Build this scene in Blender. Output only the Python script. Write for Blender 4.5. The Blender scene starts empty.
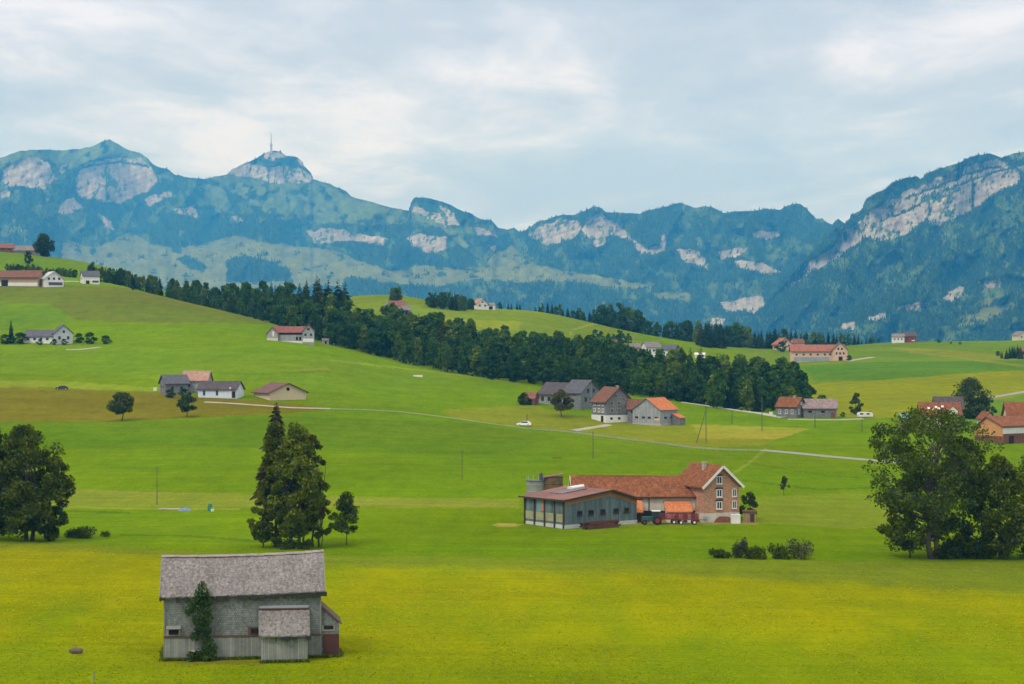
import bpy, math, random
import numpy as np
from mathutils import Vector, Matrix

random.seed(7)
RNG = np.random.default_rng(11)
sc = bpy.context.scene
COL = sc.collection
F = 1991.1            # focal length in pixels (70 mm lens on a 36 mm wide sensor, 1024 px)
CX, CY = 512.0, 342.0
R = math.radians


# ------------------------------------------------------------------ numeric helpers
def pchip(xs, ys, x):
    """monotone cubic interpolation, ys may be (n,) or (n, m) along axis 0"""
    xs = np.asarray(xs, float); ys = np.asarray(ys, float); x = np.asarray(x, float)
    h = np.diff(xs)
    sh = (-1,) + (1,) * (ys.ndim - 1)
    d = np.diff(ys, axis=0) / h.reshape(sh)
    m = np.zeros_like(ys)
    w1 = (2 * h[1:] + h[:-1]).reshape(sh); w2 = (h[1:] + 2 * h[:-1]).reshape(sh)
    a, b = d[:-1], d[1:]
    with np.errstate(divide='ignore', invalid='ignore'):
        hm = (w1 + w2) / (w1 / a + w2 / b)
    m[1:-1] = np.where(a * b > 0, hm, 0)
    m[0] = d[0]; m[-1] = d[-1]
    xc = np.clip(x, xs[0], xs[-1])
    i = np.clip(np.searchsorted(xs, xc, side='right') - 1, 0, len(xs) - 2)
    t = ((xc - xs[i]) / h[i]).reshape(x.shape + (1,) * (ys.ndim - 1))
    hh = h[i].reshape(t.shape)
    t2, t3 = t * t, t * t * t
    return ((2 * t3 - 3 * t2 + 1) * ys[i] + (t3 - 2 * t2 + t) * hh * m[i]
            + (-2 * t3 + 3 * t2) * ys[i + 1] + (t3 - t2) * hh * m[i + 1])


_LAT = np.random.default_rng(3).random((256, 256))


def vnoise(x, y):
    xi = np.floor(x).astype(int); yi = np.floor(y).astype(int)
    fx = x - xi; fy = y - yi
    fx = fx * fx * (3 - 2 * fx); fy = fy * fy * (3 - 2 * fy)
    g = lambda i, j: _LAT[(xi + i) & 255, (yi + j) & 255]
    return ((g(0, 0) * (1 - fx) + g(1, 0) * fx) * (1 - fy) + (g(0, 1) * (1 - fx) + g(1, 1) * fx) * fy)


def fbm(x, y, octs=4, gain=0.5):
    s = 0; a = 1; t = 0
    for k in range(octs):
        s = s + a * vnoise(x * 2 ** k + 17.3 * k, y * 2 ** k + 5.1 * k); t += a; a *= gain
    return s / t          # 0..1


def gauss1(a, sig, axis):
    n = int(3 * sig) + 1
    k = np.exp(-0.5 * (np.arange(-n, n + 1) / sig) ** 2); k /= k.sum()
    pad = [(0, 0)] * a.ndim; pad[axis] = (n, n)
    p = np.pad(a, pad, mode='edge')
    return np.apply_along_axis(lambda v: np.convolve(v, k, mode='valid'), axis, p)


def inside(poly, x, y):
    poly = np.asarray(poly, float); r = np.zeros(np.shape(x), bool)
    x1, y1 = poly[-1]
    for x2, y2 in poly:
        if y1 != y2:
            c = ((y1 > y) != (y2 > y)) & (x < (x2 - x1) * (y - y1) / (y2 - y1) + x1)
            r ^= c
        x1, y1 = x2, y2
    return r


def dist_line(pts, x, y):
    d = np.full(np.shape(x), 1e9)
    for (ax, ay), (bx, by) in zip(pts[:-1], pts[1:]):
        vx, vy = bx - ax, by - ay
        t = np.clip(((x - ax) * vx + (y - ay) * vy) / (vx * vx + vy * vy), 0, 1)
        d = np.minimum(d, np.hypot(x - ax - t * vx, y - ay - t * vy))
    return d


# ------------------------------------------------------------------ terrain height
PXC = [-300, 0, 100, 200, 300, 400, 450, 520, 640, 760, 880, 1024, 1324]
DN = [192, 230, 270, 330, 420, 520, 650, 750, 850, 1000, 1150, 1300, 1500, 1900, 2600, 3600, 5200]
PYT = {
    -300: [684, 625, 585, 545, 505, 455, 398, 366, 334, 272, 252, 236, 250, 356, 362, 364, 364],
    0: [684, 625, 585, 545, 505, 455, 400, 370, 341, 286, 268, 251, 262, 356, 362, 364, 364],
    100: [684, 625, 585, 546, 505, 457, 406, 371, 340, 287, 276, 264, 272, 356, 362, 364, 364],
    200: [684, 626, 586, 547, 504, 457, 404, 370, 336, 304, 312, 300, 306, 356, 362, 364, 364],
    300: [684, 626, 587, 548, 503, 457, 408, 368, 341, 331, 318, 298, 306, 356, 362, 364, 364],
    400: [684, 626, 587, 548, 500, 456, 413, 386, 361, 350, 317, 293, 306, 356, 362, 364, 364],
    450: [684, 627, 587, 548, 501, 457, 418, 388, 369, 351, 322, 306, 318, 356, 362, 364, 364],
    520: [684, 627, 588, 549, 501, 457, 424, 390, 377, 352, 325, 309, 325, 356, 362, 364, 364],
    640: [684, 627, 589, 549, 503, 459, 429, 398, 392, 374, 350, 333, 345, 356, 362, 364, 364],
    760: [684, 628, 590, 550, 506, 462, 428, 410, 408, 386, 362, 349, 355, 356, 362, 364, 364],
    880: [684, 629, 592, 553, 508, 462, 429, 410, 394, 373, 358, 348, 343, 356, 362, 364, 364],
    1024: [684, 630, 596, 556, 512, 470, 432, 412, 396, 374, 358, 347, 340, 356, 362, 364, 364],
    1324: [684, 632, 600, 560, 515, 474, 434, 414, 398, 372, 352, 338, 330, 356, 362, 364, 364],
}
_pxf = np.arange(-700, 1725, 8.0)
_ldf = np.linspace(math.log(192), math.log(5200), 350)
_zc = []
for p in PXC:
    z = (CY - np.array(PYT[p])) / F * np.array(DN)
    _zc.append(pchip(np.log(DN), z, _ldf))
_Z = pchip(PXC, np.array(_zc), _pxf)
_Z = gauss1(gauss1(_Z, 2.6, 0), 1.8, 1)
_NY = [-400, -50, 0, 20, 60, 110, 150, 192]
_NZ = [10, 1, -1.8, -5.5, -14, -25, -31, -33]


def H(x, y):
    x = np.asarray(x, float); y = np.asarray(y, float)
    yy = np.maximum(y, 192.0)
    px = np.clip(CX + F * x / yy, _pxf[0], _pxf[-1] - 1e-6)
    ld = np.clip(np.log(yy), _ldf[0], _ldf[-1] - 1e-9)
    a = (px - _pxf[0]) / 8.0; b = (ld - _ldf[0]) / (_ldf[1] - _ldf[0])
    i = np.minimum(a.astype(int), len(_pxf) - 2); j = np.minimum(b.astype(int), len(_ldf) - 2)
    fa = a - i; fb = b - j
    z = ((_Z[i, j] * (1 - fa) + _Z[i + 1, j] * fa) * (1 - fb) + (_Z[i, j + 1] * (1 - fa) + _Z[i + 1, j + 1] * fa) * fb)
    zn = pchip(_NY, _NZ, np.clip(y, -400, 192))
    t = np.clip((y - 192) / 25.0, 0, 1)
    z = np.where(y < 217, zn * (1 - t) + z * t, z)
    amp = np.clip((y - 150) / 500, 0.12, 1.0)
    z = z + amp * (1.7 * (fbm(x / 95 + 40, y / 95 + 9, 3) - .5))
    return z


def h1(x, y):
    return float(H(np.array([x]), np.array([y]))[0])


_scan = np.exp(np.linspace(math.log(186), math.log(1900), 2600))


def hit(px, py):
    """first point of the ground along the sight line through a pixel"""
    x = (px - CX) / F * _scan; z = (CY - py) / F * _scan
    below = z <= H(x, _scan)
    k = int(np.argmax(below)) if below.any() else len(_scan) - 1
    y = float(_scan[k])
    return Vector((float(x[k]), y, h1(float(x[k]), y)))


def at(px, D):
    x = (px - CX) / F * D
    return Vector((x, D, h1(x, D)))


# ------------------------------------------------------------------ materials
def newmat(name):
    m = bpy.data.materials.new(name); m.use_nodes = True
    nt = m.node_tree
    return m, nt, nt.nodes['Principled BSDF']


def N(nt, t, **kw):
    n = nt.nodes.new(t)
    for k, v in kw.items():
        if k.startswith('_'):
            setattr(n, k[1:], v)
        else:
            n.inputs[k.replace('__', ' ')].default_value = v
    return n


def mixc(nt, fac, a, b, blend='MIX'):
    n = nt.nodes.new('ShaderNodeMix'); n.data_type = 'RGBA'; n.blend_type = blend
    for s, v in ((0, fac), (6, a), (7, b)):
        if hasattr(v, 'is_linked'):
            nt.links.new(v, n.inputs[s])
        elif s == 0:
            n.inputs[0].default_value = v
        else:
            n.inputs[s].default_value = (*v, 1) if len(v) == 3 else v
    return n.outputs[2]


def ramp(nt, fac, stops):
    n = nt.nodes.new('ShaderNodeValToRGB')
    e = n.color_ramp.elements
    while len(e) < len(stops):
        e.new(0.5)
    for el, (p, c) in zip(e, stops):
        el.position = p
        el.color = (c, c, c, 1) if not hasattr(c, '__len__') else (*c, 1)
    nt.links.new(fac, n.inputs[0])
    return n.outputs[0]


def coords(nt, scale=(1, 1, 1), kind='Object'):
    tc = nt.nodes.new('ShaderNodeTexCoord')
    mp = nt.nodes.new('ShaderNodeMapping'); mp.inputs['Scale'].default_value = scale
    nt.links.new(tc.outputs[kind], mp.inputs[0])
    return mp.outputs[0]


def noise(nt, vec, scale, detail=4, rough=0.55):
    n = N(nt, 'ShaderNodeTexNoise', Scale=scale, Detail=detail, Roughness=rough)
    nt.links.new(vec, n.inputs['Vector'])
    return n.outputs[0]


def bump(nt, bsdf, h, strength=0.3, dist=0.05):
    b = N(nt, 'ShaderNodeBump', Strength=strength, Distance=dist)
    nt.links.new(h, b.inputs['Height']); nt.links.new(b.outputs[0], bsdf.inputs['Normal'])


_MC = {}


def plain(name, col, rough=0.85, amt=0.35, scale=0.7):
    """weathered plain surface: the base colour mottled at two scales"""
    if name in _MC: return _MC[name]
    m, nt, b = newmat(name)
    v = coords(nt)
    n1 = noise(nt, v, scale, 5); n2 = noise(nt, v, scale * 9, 3)
    c = mixc(nt, ramp(nt, n1, [(0.3, 0), (0.7, 1)]), [x * (1 - amt) for x in col], [min(1, x * (1 + amt * .6)) for x in col])
    c = mixc(nt, 0.35, c, mixc(nt, n2, [x * (1 - amt) for x in col], [min(1, x * (1 + amt)) for x in col]))
    nt.links.new(c, b.inputs['Base Color'])
    b.inputs['Roughness'].default_value = rough; b.inputs['Specular IOR Level'].default_value = 0.25
    _MC[name] = m
    return m


def wallvec(nt, su=1, sv=1, axis=None):
    """(along the face, z) so that boards, bricks and tiles run true on every side of a house"""
    tc = nt.nodes.new('ShaderNodeTexCoord'); sx = nt.nodes.new('ShaderNodeSeparateXYZ')
    nt.links.new(tc.outputs['Object'], sx.inputs[0])
    if axis == 'x':
        a = sx
    else:
        cr = nt.nodes.new('ShaderNodeVectorMath'); cr.operation = 'CROSS_PRODUCT'; nt.links.new(tc.outputs['Normal'], cr.inputs[0]); cr.inputs[1].default_value = (0, 0, 1)
        nm = nt.nodes.new('ShaderNodeVectorMath'); nm.operation = 'NORMALIZE'; nt.links.new(cr.outputs[0], nm.inputs[0])
        a = nt.nodes.new('ShaderNodeVectorMath'); a.operation = 'DOT_PRODUCT'; nt.links.new(nm.outputs[0], a.inputs[0]); nt.links.new(tc.outputs['Object'], a.inputs[1])
    m1 = N(nt, 'ShaderNodeMath', _operation='MULTIPLY'); nt.links.new(a.outputs['X' if axis == 'x' else 'Value'], m1.inputs[0]); m1.inputs[1].default_value = su
    m2 = N(nt, 'ShaderNodeMath', _operation='MULTIPLY'); nt.links.new(sx.outputs[2], m2.inputs[0]); m2.inputs[1].default_value = sv
    c = nt.nodes.new('ShaderNodeCombineXYZ'); nt.links.new(m1.outputs[0], c.inputs[0]); nt.links.new(m2.outputs[0], c.inputs[1])
    return c.outputs[0], tc.outputs['Object']


def courses(name, col, unit=(0.3, 0.3), mortar=None, msize=0.02, var=0.35, stain=0.45, swap=False, rough=0.85, spots=None, axis=None, spot_scale=5.5, spot_lo=.60):
    """tiles, shingles, bricks or (swap) upright boards, with stains and wear"""
    if name in _MC: return _MC[name]
    m, nt, b = newmat(name)
    v, ob = wallvec(nt, axis=axis)
    if swap:
        sx = nt.nodes.new('ShaderNodeSeparateXYZ'); nt.links.new(v, sx.inputs[0])
        cb = nt.nodes.new('ShaderNodeCombineXYZ'); nt.links.new(sx.outputs[1], cb.inputs[0]); nt.links.new(sx.outputs[0], cb.inputs[1])
        v = cb.outputs[0]
    br = N(nt, 'ShaderNodeTexBrick', Scale=1.0)
    br.inputs['Brick Width'].default_value = unit[0]; br.inputs['Row Height'].default_value = unit[1]
    br.inputs['Mortar Size'].default_value = msize; br.inputs['Mortar Smooth'].default_value = 0.3
    br.inputs['Color1'].default_value = (*[x * (1 - var) for x in col], 1)
    br.inputs['Color2'].default_value = (*[min(1, x * (1 + var)) for x in col], 1)
    mo = mortar or [x * 0.45 for x in col]
    br.inputs['Mortar'].default_value = (*mo, 1)
    nt.links.new(v, br.inputs['Vector'])
    n1 = noise(nt, ob, 0.45, 6, 0.65); n2 = noise(nt, ob, 3.2, 4, 0.6)
    c = mixc(nt, ramp(nt, n1, [(0.35, 0), (0.68, stain)]), br.outputs[0], [x * 0.45 for x in col])
    c = mixc(nt, ramp(nt, n2, [(0.45, 0), (0.75, stain)]), c, [min(1, x * 1.55 + 0.02) for x in col])
    if spots:
        n3 = noise(nt, ob, spot_scale, 4, 0.7)
        c = mixc(nt, ramp(nt, n3, [(spot_lo, 0), (spot_lo + .09, 0.85)]), c, spots)
    nt.links.new(c, b.inputs['Base Color'])
    b.inputs['Roughness'].default_value = rough; b.inputs['Specular IOR Level'].default_value = 0.2
    bump(nt, b, br.outputs[1], -0.4, 0.02)
    _MC[name] = m
    return m


def glassmat():
    if 'glass' in _MC: return _MC['glass']
    m, nt, b = newmat('window_glass')
    b.inputs['Base Color'].default_value = (0.03, 0.04, 0.05, 1); b.inputs['Roughness'].default_value = 0.12
    _MC['glass'] = m
    return m


def foliage(name, col, hue=0.7, trans=0.25):
    if name in _MC: return _MC[name]
    m, nt, b = newmat(name)
    v = coords(nt); n1 = noise(nt, v, 0.45, 3)
    geo = nt.nodes.new('ShaderNodeNewGeometry'); oi = nt.nodes.new('ShaderNodeObjectInfo')
    dark = [col[0] * .55, col[1] * .62, col[2] * .6]; lite = [col[0] * 1.45, col[1] * 1.3, col[2] * 1.0]
    c = mixc(nt, ramp(nt, n1, [(0.32, 0), (0.68, 1)]), dark, lite)
    c = mixc(nt, geo.outputs['Random Per Island'], mixc(nt, 1.0, c, (0.55, .58, .6), 'MULTIPLY'), mixc(nt, 1.0, c, (1.5, 1.42, 1.2), 'MULTIPLY'))
    c = mixc(nt, oi.outputs['Random'], mixc(nt, hue, c, (0.5, .66, .8), 'MULTIPLY'), mixc(nt, hue, c, (1.5, 1.3, .8), 'MULTIPLY'))
    nt.links.new(c, b.inputs['Base Color'])
    b.inputs['Roughness'].default_value = 0.8; b.inputs['Specular IOR Level'].default_value = 0.04
    t = nt.nodes.new('ShaderNodeBsdfTranslucent'); nt.links.new(c, t.inputs[0])
    mx = nt.nodes.new('ShaderNodeMixShader'); mx.inputs[0].default_value = trans
    nt.links.new(b.outputs[0], mx.inputs[1]); nt.links.new(t.outputs[0], mx.inputs[2])
    nt.links.new(mx.outputs[0], nt.nodes['Material Output'].inputs[0])
    _MC[name] = m
    return m


# ------------------------------------------------------------------ objects
def link(o, parent=None):
    COL.objects.link(o)
    if parent is not None: o.parent = parent
    return o


def tag(o, label=None, cat=None, group=None, kind=None):
    if label: o['label'] = label
    if cat: o['category'] = cat
    if group: o['group'] = group
    if kind: o['kind'] = kind
    return o


def empty(name, loc, rz=0.0, **kw):
    o = bpy.data.objects.new(name, None); o.location = loc; o.rotation_euler = (0, 0, rz)
    o.empty_display_size = 0.5
    link(o)
    return tag(o, **kw)


class MB:
    """collects faces and links them as ONE mesh object"""
    def __init__(s): s.v = []; s.f = []; s.m = []

    def poly(s, pts, mi=0):
        n = len(s.v); s.v += [tuple(p) for p in pts]; s.f.append(tuple(range(n, n + len(pts)))); s.m.append(mi); return s

    def box(s, c, d, rz=0.0, mi=0, M=None):
        a, b, h = d[0] / 2, d[1] / 2, d[2] / 2
        p = [(-a, -b, -h), (a, -b, -h), (a, b, -h), (-a, b, -h), (-a, -b, h), (a, -b, h), (a, b, h), (-a, b, h)]
        cr, sr = math.cos(rz), math.sin(rz)
        if M is not None:
            p = [tuple(M @ Vector(q) + Vector(c)) for q in p]
        else:
            p = [(c[0] + x * cr - y * sr, c[1] + x * sr + y * cr, c[2] + z) for x, y, z in p]
        n = len(s.v); s.v += p
        for f in ((0, 3, 2, 1), (4, 5, 6, 7), (0, 1, 5, 4), (1, 2, 6, 5), (2, 3, 7, 6), (3, 0, 4, 7)):
            s.f.append(tuple(n + i for i in f)); s.m.append(mi)
        return s

    def tube(s, pts, rad, n=7, mi=0, cap=True):
        pts = [Vector(p) for p in pts]
        if not hasattr(rad, '__len__'): rad = [rad] * len(pts)
        rings = []
        for i, p in enumerate(pts):
            d = (pts[min(i + 1, len(pts) - 1)] - pts[max(i - 1, 0)]).normalized()
            u = d.cross(Vector((0.31, 0.95, 0.05))).normalized() if abs(d.z) > .5 else d.cross(Vector((0, 0, 1))).normalized()
            w = d.cross(u)
            b = len(s.v)
            s.v += [tuple(p + (u * math.cos(2 * math.pi * k / n) + w * math.sin(2 * math.pi * k / n)) * rad[i]) for k in range(n)]
            rings.append(b)
        for a, b in zip(rings[:-1], rings[1:]):
            for k in range(n):
                s.f.append((a + k, a + (k + 1) % n, b + (k + 1) % n, b + k)); s.m.append(mi)
        if cap:
            s.f.append(tuple(rings[-1] + k for k in range(n))); s.m.append(mi)
            s.f.append(tuple(rings[0] + k for k in reversed(range(n)))); s.m.append(mi)
        return s

    def xf(s, M):
        s.v = [tuple(M @ Vector(p)) for p in s.v]; return s

    def build(s, name, mats, parent=None, smooth=False):
        me = bpy.data.meshes.new(name); me.from_pydata(s.v, [], s.f)
        for m in (mats if isinstance(mats, (list, tuple)) else [mats]): me.materials.append(m)
        me.polygons.foreach_set('material_index', s.m)
        if smooth: me.polygons.foreach_set('use_smooth', [True] * len(s.f))
        me.update()
        return link(bpy.data.objects.new(name, me), parent)


def npmesh(name, verts, faces, mats, fm=None, col=None, smooth=False):
    """mesh data from numpy arrays; faces (n, k) all of one size"""
    me = bpy.data.meshes.new(name)
    nv, nf, k = len(verts), len(faces), faces.shape[1]
    me.vertices.add(nv); me.vertices.foreach_set('co', np.ascontiguousarray(verts, np.float32).ravel())
    me.loops.add(nf * k); me.polygons.add(nf)
    me.loops.foreach_set('vertex_index', np.ascontiguousarray(faces, np.int32).ravel())
    me.polygons.foreach_set('loop_start', np.arange(0, nf * k, k, dtype=np.int32))
    for m in (mats if isinstance(mats, (list, tuple)) else [mats]): me.materials.append(m)
    if fm is not None: me.polygons.foreach_set('material_index', np.asarray(fm, np.int32))
    me.polygons.foreach_set('use_smooth', np.full(nf, smooth))
    if col is not None:
        a = me.color_attributes.new('Col', 'FLOAT_COLOR', 'POINT')
        a.data.foreach_set('color', np.concatenate([col, np.ones((nv, 1))], 1).astype(np.float32).ravel())
    me.update(calc_edges=True); me.validate()
    return me


def gridfaces(nr, nc):
    i = np.arange(nr - 1)[:, None] * nc + np.arange(nc - 1)[None, :]
    return np.stack([i, i + 1, i + nc + 1, i + nc], -1).reshape(-1, 4)


# ------------------------------------------------------------------ camera, light, sky
cam = bpy.data.objects.new('camera', bpy.data.cameras.new('camera'))
cam.data.lens = 70.0; cam.data.sensor_width = 36.0
cam.data.clip_start = 0.5; cam.data.clip_end = 30000
cam.rotation_euler = (R(90), 0, 0)
link(cam); sc.camera = cam

SUN_DIR = Vector((-0.45, -0.50, 0.80)).normalized()      # towards the sun, behind the camera's left shoulder
sun = bpy.data.objects.new('sun', bpy.data.lights.new('sun', 'SUN'))
sun.data.energy = 1.65; sun.data.angle = R(11); sun.data.color = (1.0, 0.96, 0.9)
sun.rotation_euler = SUN_DIR.to_track_quat('Z', 'Y').to_euler()
link(sun)

w = bpy.data.worlds.new('World'); sc.world = w; w.use_nodes = True
nt = w.node_tree; bg = nt.nodes['Background']; bg.inputs[1].default_value = 0.10
sky = nt.nodes.new('ShaderNodeTexSky'); sky.sky_type = 'NISHITA'; sky.sun_disc = False
sky.sun_elevation = math.asin(SUN_DIR.z); sky.sun_rotation = math.atan2(SUN_DIR.x, SUN_DIR.y)
tc = nt.nodes.new('ShaderNodeTexCoord'); sx = nt.nodes.new('ShaderNodeSeparateXYZ')
nt.links.new(tc.outputs['Generated'], sx.inputs[0])
zc = N(nt, 'ShaderNodeMath', _operation='MAXIMUM'); nt.links.new(sx.outputs[2], zc.inputs[0]); zc.inputs[1].default_value = 0.0
za = N(nt, 'ShaderNodeMath', _operation='ADD'); nt.links.new(zc.outputs[0], za.inputs[0]); za.inputs[1].default_value = 0.035


def div(a):
    d = N(nt, 'ShaderNodeMath', _operation='DIVIDE'); nt.links.new(a, d.inputs[0]); nt.links.new(za.outputs[0], d.inputs[1]); return d.outputs[0]


cb = nt.nodes.new('ShaderNodeCombineXYZ'); nt.links.new(div(sx.outputs[0]), cb.inputs[0]); nt.links.new(div(sx.outputs[1]), cb.inputs[1])
mp = nt.nodes.new('ShaderNodeMapping'); mp.inputs['Location'].default_value = (3.1, 1.7, 0); mp.inputs['Scale'].default_value = (1.0, 0.42, 1); nt.links.new(cb.outputs[0], mp.inputs[0])
big = noise(nt, mp.outputs[0], 0.66, 7, 0.55)
fine = noise(nt, mp.outputs[0], 2.0, 8, 0.6)
mx = N(nt, 'ShaderNodeMath', _operation='MULTIPLY_ADD'); nt.links.new(fine, mx.inputs[0]); mx.inputs[1].default_value = 0.62
bs = N(nt, 'ShaderNodeMath', _operation='SUBTRACT'); nt.links.new(big, bs.inputs[0]); bs.inputs[1].default_value = 0.5
nt.links.new(bs.outputs[0], mx.inputs[2])
for n_ in nt.nodes:
    if n_.type == 'TEX_NOISE': n_.inputs['Distortion'].default_value = 0.35
# cloud base radiance (divided by the background strength), light ridges and grey bellies
cl = ramp(nt, mx.outputs[0], [(0.15, (5.0, 5.5, 7.0)), (0.29, (5.9, 6.4, 8.0)), (0.37, (7.2, 7.6, 9.5)), (0.45, (8.8, 9.1, 11.4)), (0.56, (9.7, 9.9, 12.4))])
# an overcast sky is brighter overhead than at the horizon
ov = N(nt, 'ShaderNodeMath', _operation='MULTIPLY_ADD'); nt.links.new(zc.outputs[0], ov.inputs[0]); ov.inputs[1].default_value = 1.1; ov.inputs[2].default_value = 0.92
cl2 = nt.nodes.new('ShaderNodeVectorMath'); cl2.operation = 'SCALE'
nt.links.new(cl, cl2.inputs[0]); nt.links.new(ov.outputs[0], cl2.inputs['Scale'])
zen = nt.nodes.new('ShaderNodeVectorMath'); zen.operation = 'SCALE'; zen.inputs[0].default_value = (8.7, 8.6, 8.4)
nt.links.new(ov.outputs[0], zen.inputs['Scale'])
up = N(nt, 'ShaderNodeMapRange'); up.inputs['From Min'].default_value = 0.2; up.inputs['From Max'].default_value = 0.5
nt.links.new(zc.outputs[0], up.inputs['Value'])
cl3 = mixc(nt, up.outputs[0], cl2.outputs[0], zen.outputs[0])
nt.links.new(mixc(nt, 0.93, sky.outputs[0], cl3), bg.inputs[0])

vs = sc.view_settings
vs.view_transform = 'Standard'; vs.look = 'None'; vs.exposure = -0.07; vs.gamma = 1.0; vs.use_curve_mapping = False
cy = sc.cycles
cy.max_bounces = 5; cy.diffuse_bounces = 3; cy.glossy_bounces = 2; cy.transmission_bounces = 3; cy.volume_bounces = 1
cy.transparent_max_bounces = 8; cy.use_denoising = True; cy.caustics_reflective = False; cy.caustics_refractive = False


# ------------------------------------------------------------------ the ground sheet, its fields as base colours
G_MID = (0.112, 0.192, 0.001)
cols = np.linspace(-560, 1584, 860)
rows = np.concatenate([np.linspace(-380, 184, 40)[:-1], np.exp(np.linspace(math.log(184), math.log(1750), 520)), np.exp(np.linspace(math.log(1760), math.log(5200), 40))])
PXG, YG = np.meshgrid(cols, rows)
XG = (PXG - CX) / F * np.maximum(YG, 184)
ZG = H(XG, YG)
PYG = CY - F * ZG / np.maximum(YG, 1)
PYG[YG < 186] = 900
jx = (fbm(XG / 30, YG / 30, 3) - .5) * 5
pyj = PYG + (fbm(XG / 25 + 50, YG / 25, 3) - .5) * 2.2
pxj = PXG + jx
colr = np.empty(PXG.shape + (3,)); colr[:] = G_MID


def paint(mask, c, a=1.0):
    colr[mask] = colr[mask] * (1 - a) + np.array(c) * a


def field(poly, c, a=1.0, dmin=0, dmax=1e9):
    paint(inside(poly, pxj, pyj) & (YG > dmin) & (YG < dmax), c, a)


def stroke(pts, hw, c, a=1.0, dmin=0, dmax=1e9):
    paint((dist_line(pts, PXG, PYG) < hw) & (YG > dmin) & (YG < dmax), c, a)


YEL = (0.205, 0.225, 0.001)
# left hill
field([(-600, 250), (230, 250), (230, 312), (0, 292), (-600, 292)], (0.115, 0.20, 0.03), 1, 1020)
field([(-600, 286), (0, 286), (60, 285), (130, 288), (205, 303), (265, 319), (268, 324), (150, 323), (76, 320), (50, 304), (0, 303), (-600, 303)], (0.110, 0.142, 0.048), 1, 700, 1100)
field([(-600, 304), (49, 305), (74, 321), (0, 330), (-600, 330)], (0.10, 0.19, 0.03), 1, 700)
field([(0, 345), (120, 345), (240, 352), (350, 358), (470, 378), (420, 392), (200, 380), (0, 372)], (0.125, 0.205, 0.02), .7, 600, 960)
field([(-600, 385), (0, 386), (60, 389), (165, 393), (240, 400), (300, 404), (332, 409), (290, 413), (190, 418), (0, 425), (-600, 428)], (0.14, 0.132, 0.026), 1, 400, 800)
field([(-600, 379), (60, 381), (160, 388), (160, 392), (60, 388), (-600, 384)], (0.175, 0.235, 0.05), .8, 500, 800)
field([(-600, 429), (190, 420), (300, 416), (470, 424), (560, 436), (500, 455), (240, 448), (0, 450), (-600, 450)], (0.092, 0.162, 0.006), .85, 400, 720)
# pale mown strip below the far meadows
field([(40, 490), (240, 494), (400, 497), (520, 500), (520, 507), (240, 508), (40, 506)], (0.165, 0.205, 0.06), .85, 330, 520)
field([(745, 497), (850, 492), (905, 494), (905, 526), (850, 529), (760, 522)], (0.17, 0.205, 0.06), .55, 300, 520)
field([(-600, 512), (150, 513), (330, 516), (330, 545), (-600, 536)], (0.11, 0.19, 0.01), .6, 300, 520)
# yellowish meadow round the middle farms
field([(440, 410), (530, 405), (600, 420), (680, 424), (806, 430), (762, 446), (690, 446), (610, 436), (530, 428), (450, 418)], (0.175, 0.195, 0.035), .9, 500, 760)
field([(690, 424), (812, 429), (776, 440), (700, 438)], (0.265, 0.25, 0.09), .7, 500, 760)
# right hill
field([(700, 335), (1700, 330), (1700, 365), (860, 388), (800, 372), (735, 352)], (0.11, 0.18, 0.035), 1, 860)
field([(880, 346), (1024, 356), (1024, 362), (960, 358), (900, 350)], (0.19, 0.20, 0.06), .7, 860)
field([(800, 366), (870, 362), (1024, 360), (1700, 358), (1700, 372), (1000, 371), (880, 380), (815, 380)], (0.078, 0.165, 0.03), 1, 860)
field([(805, 384), (880, 380), (1000, 371), (1700, 371), (1700, 396), (1024, 397), (985, 401), (880, 418), (800, 414)], (0.175, 0.20, 0.015), 1, 600)
field([(955, 412), (985, 401), (1024, 395), (1700, 395), (1700, 425), (950, 425)], (0.10, 0.185, 0.05), 1, 600, 1000)
# centre hill behind the wood
field([(340, 280), (500, 300), (640, 325), (640, 345), (500, 335), (340, 315)], (0.13, 0.19, 0.035), 1, 1050)
field([(440, 318), (520, 322), (520, 330), (440, 330)], (0.21, 0.245, 0.04), .7, 1050)
# near strip and the yellow foreground meadow
field([(-600, 538), (60, 543), (160, 550), (345, 556), (620, 558), (860, 562), (1700, 562), (1700, 640), (-600, 640)], (0.142, 0.176, 0.03), .8, 200, 420)
edge = np.interp(PXG, [-600, 0, 70, 160, 330, 480, 600, 800, 1024, 1600], [545, 548, 551, 556, 566, 569, 572, 581, 594, 606])
m = np.clip((pyj - edge + (fbm(XG / 4, YG / 9, 3) - .5) * 9) / 6 + .5, 0, 1)
colr = colr * (1 - m[..., None]) + np.array(YEL) * m[..., None]
k = np.clip((fbm(XG / 9, YG / 30, 4) - .42) * 4, 0, 1)[..., None] * m[..., None]
colr = colr * (1 - .55 * k) + np.array((0.125, 0.20, 0.006)) * .55 * k
k = np.clip((PYG - 628) / 50, 0, 1)[..., None] * .5 * m[..., None]
colr = colr * (1 - k) + np.array((0.125, 0.195, 0.006)) * k
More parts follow.
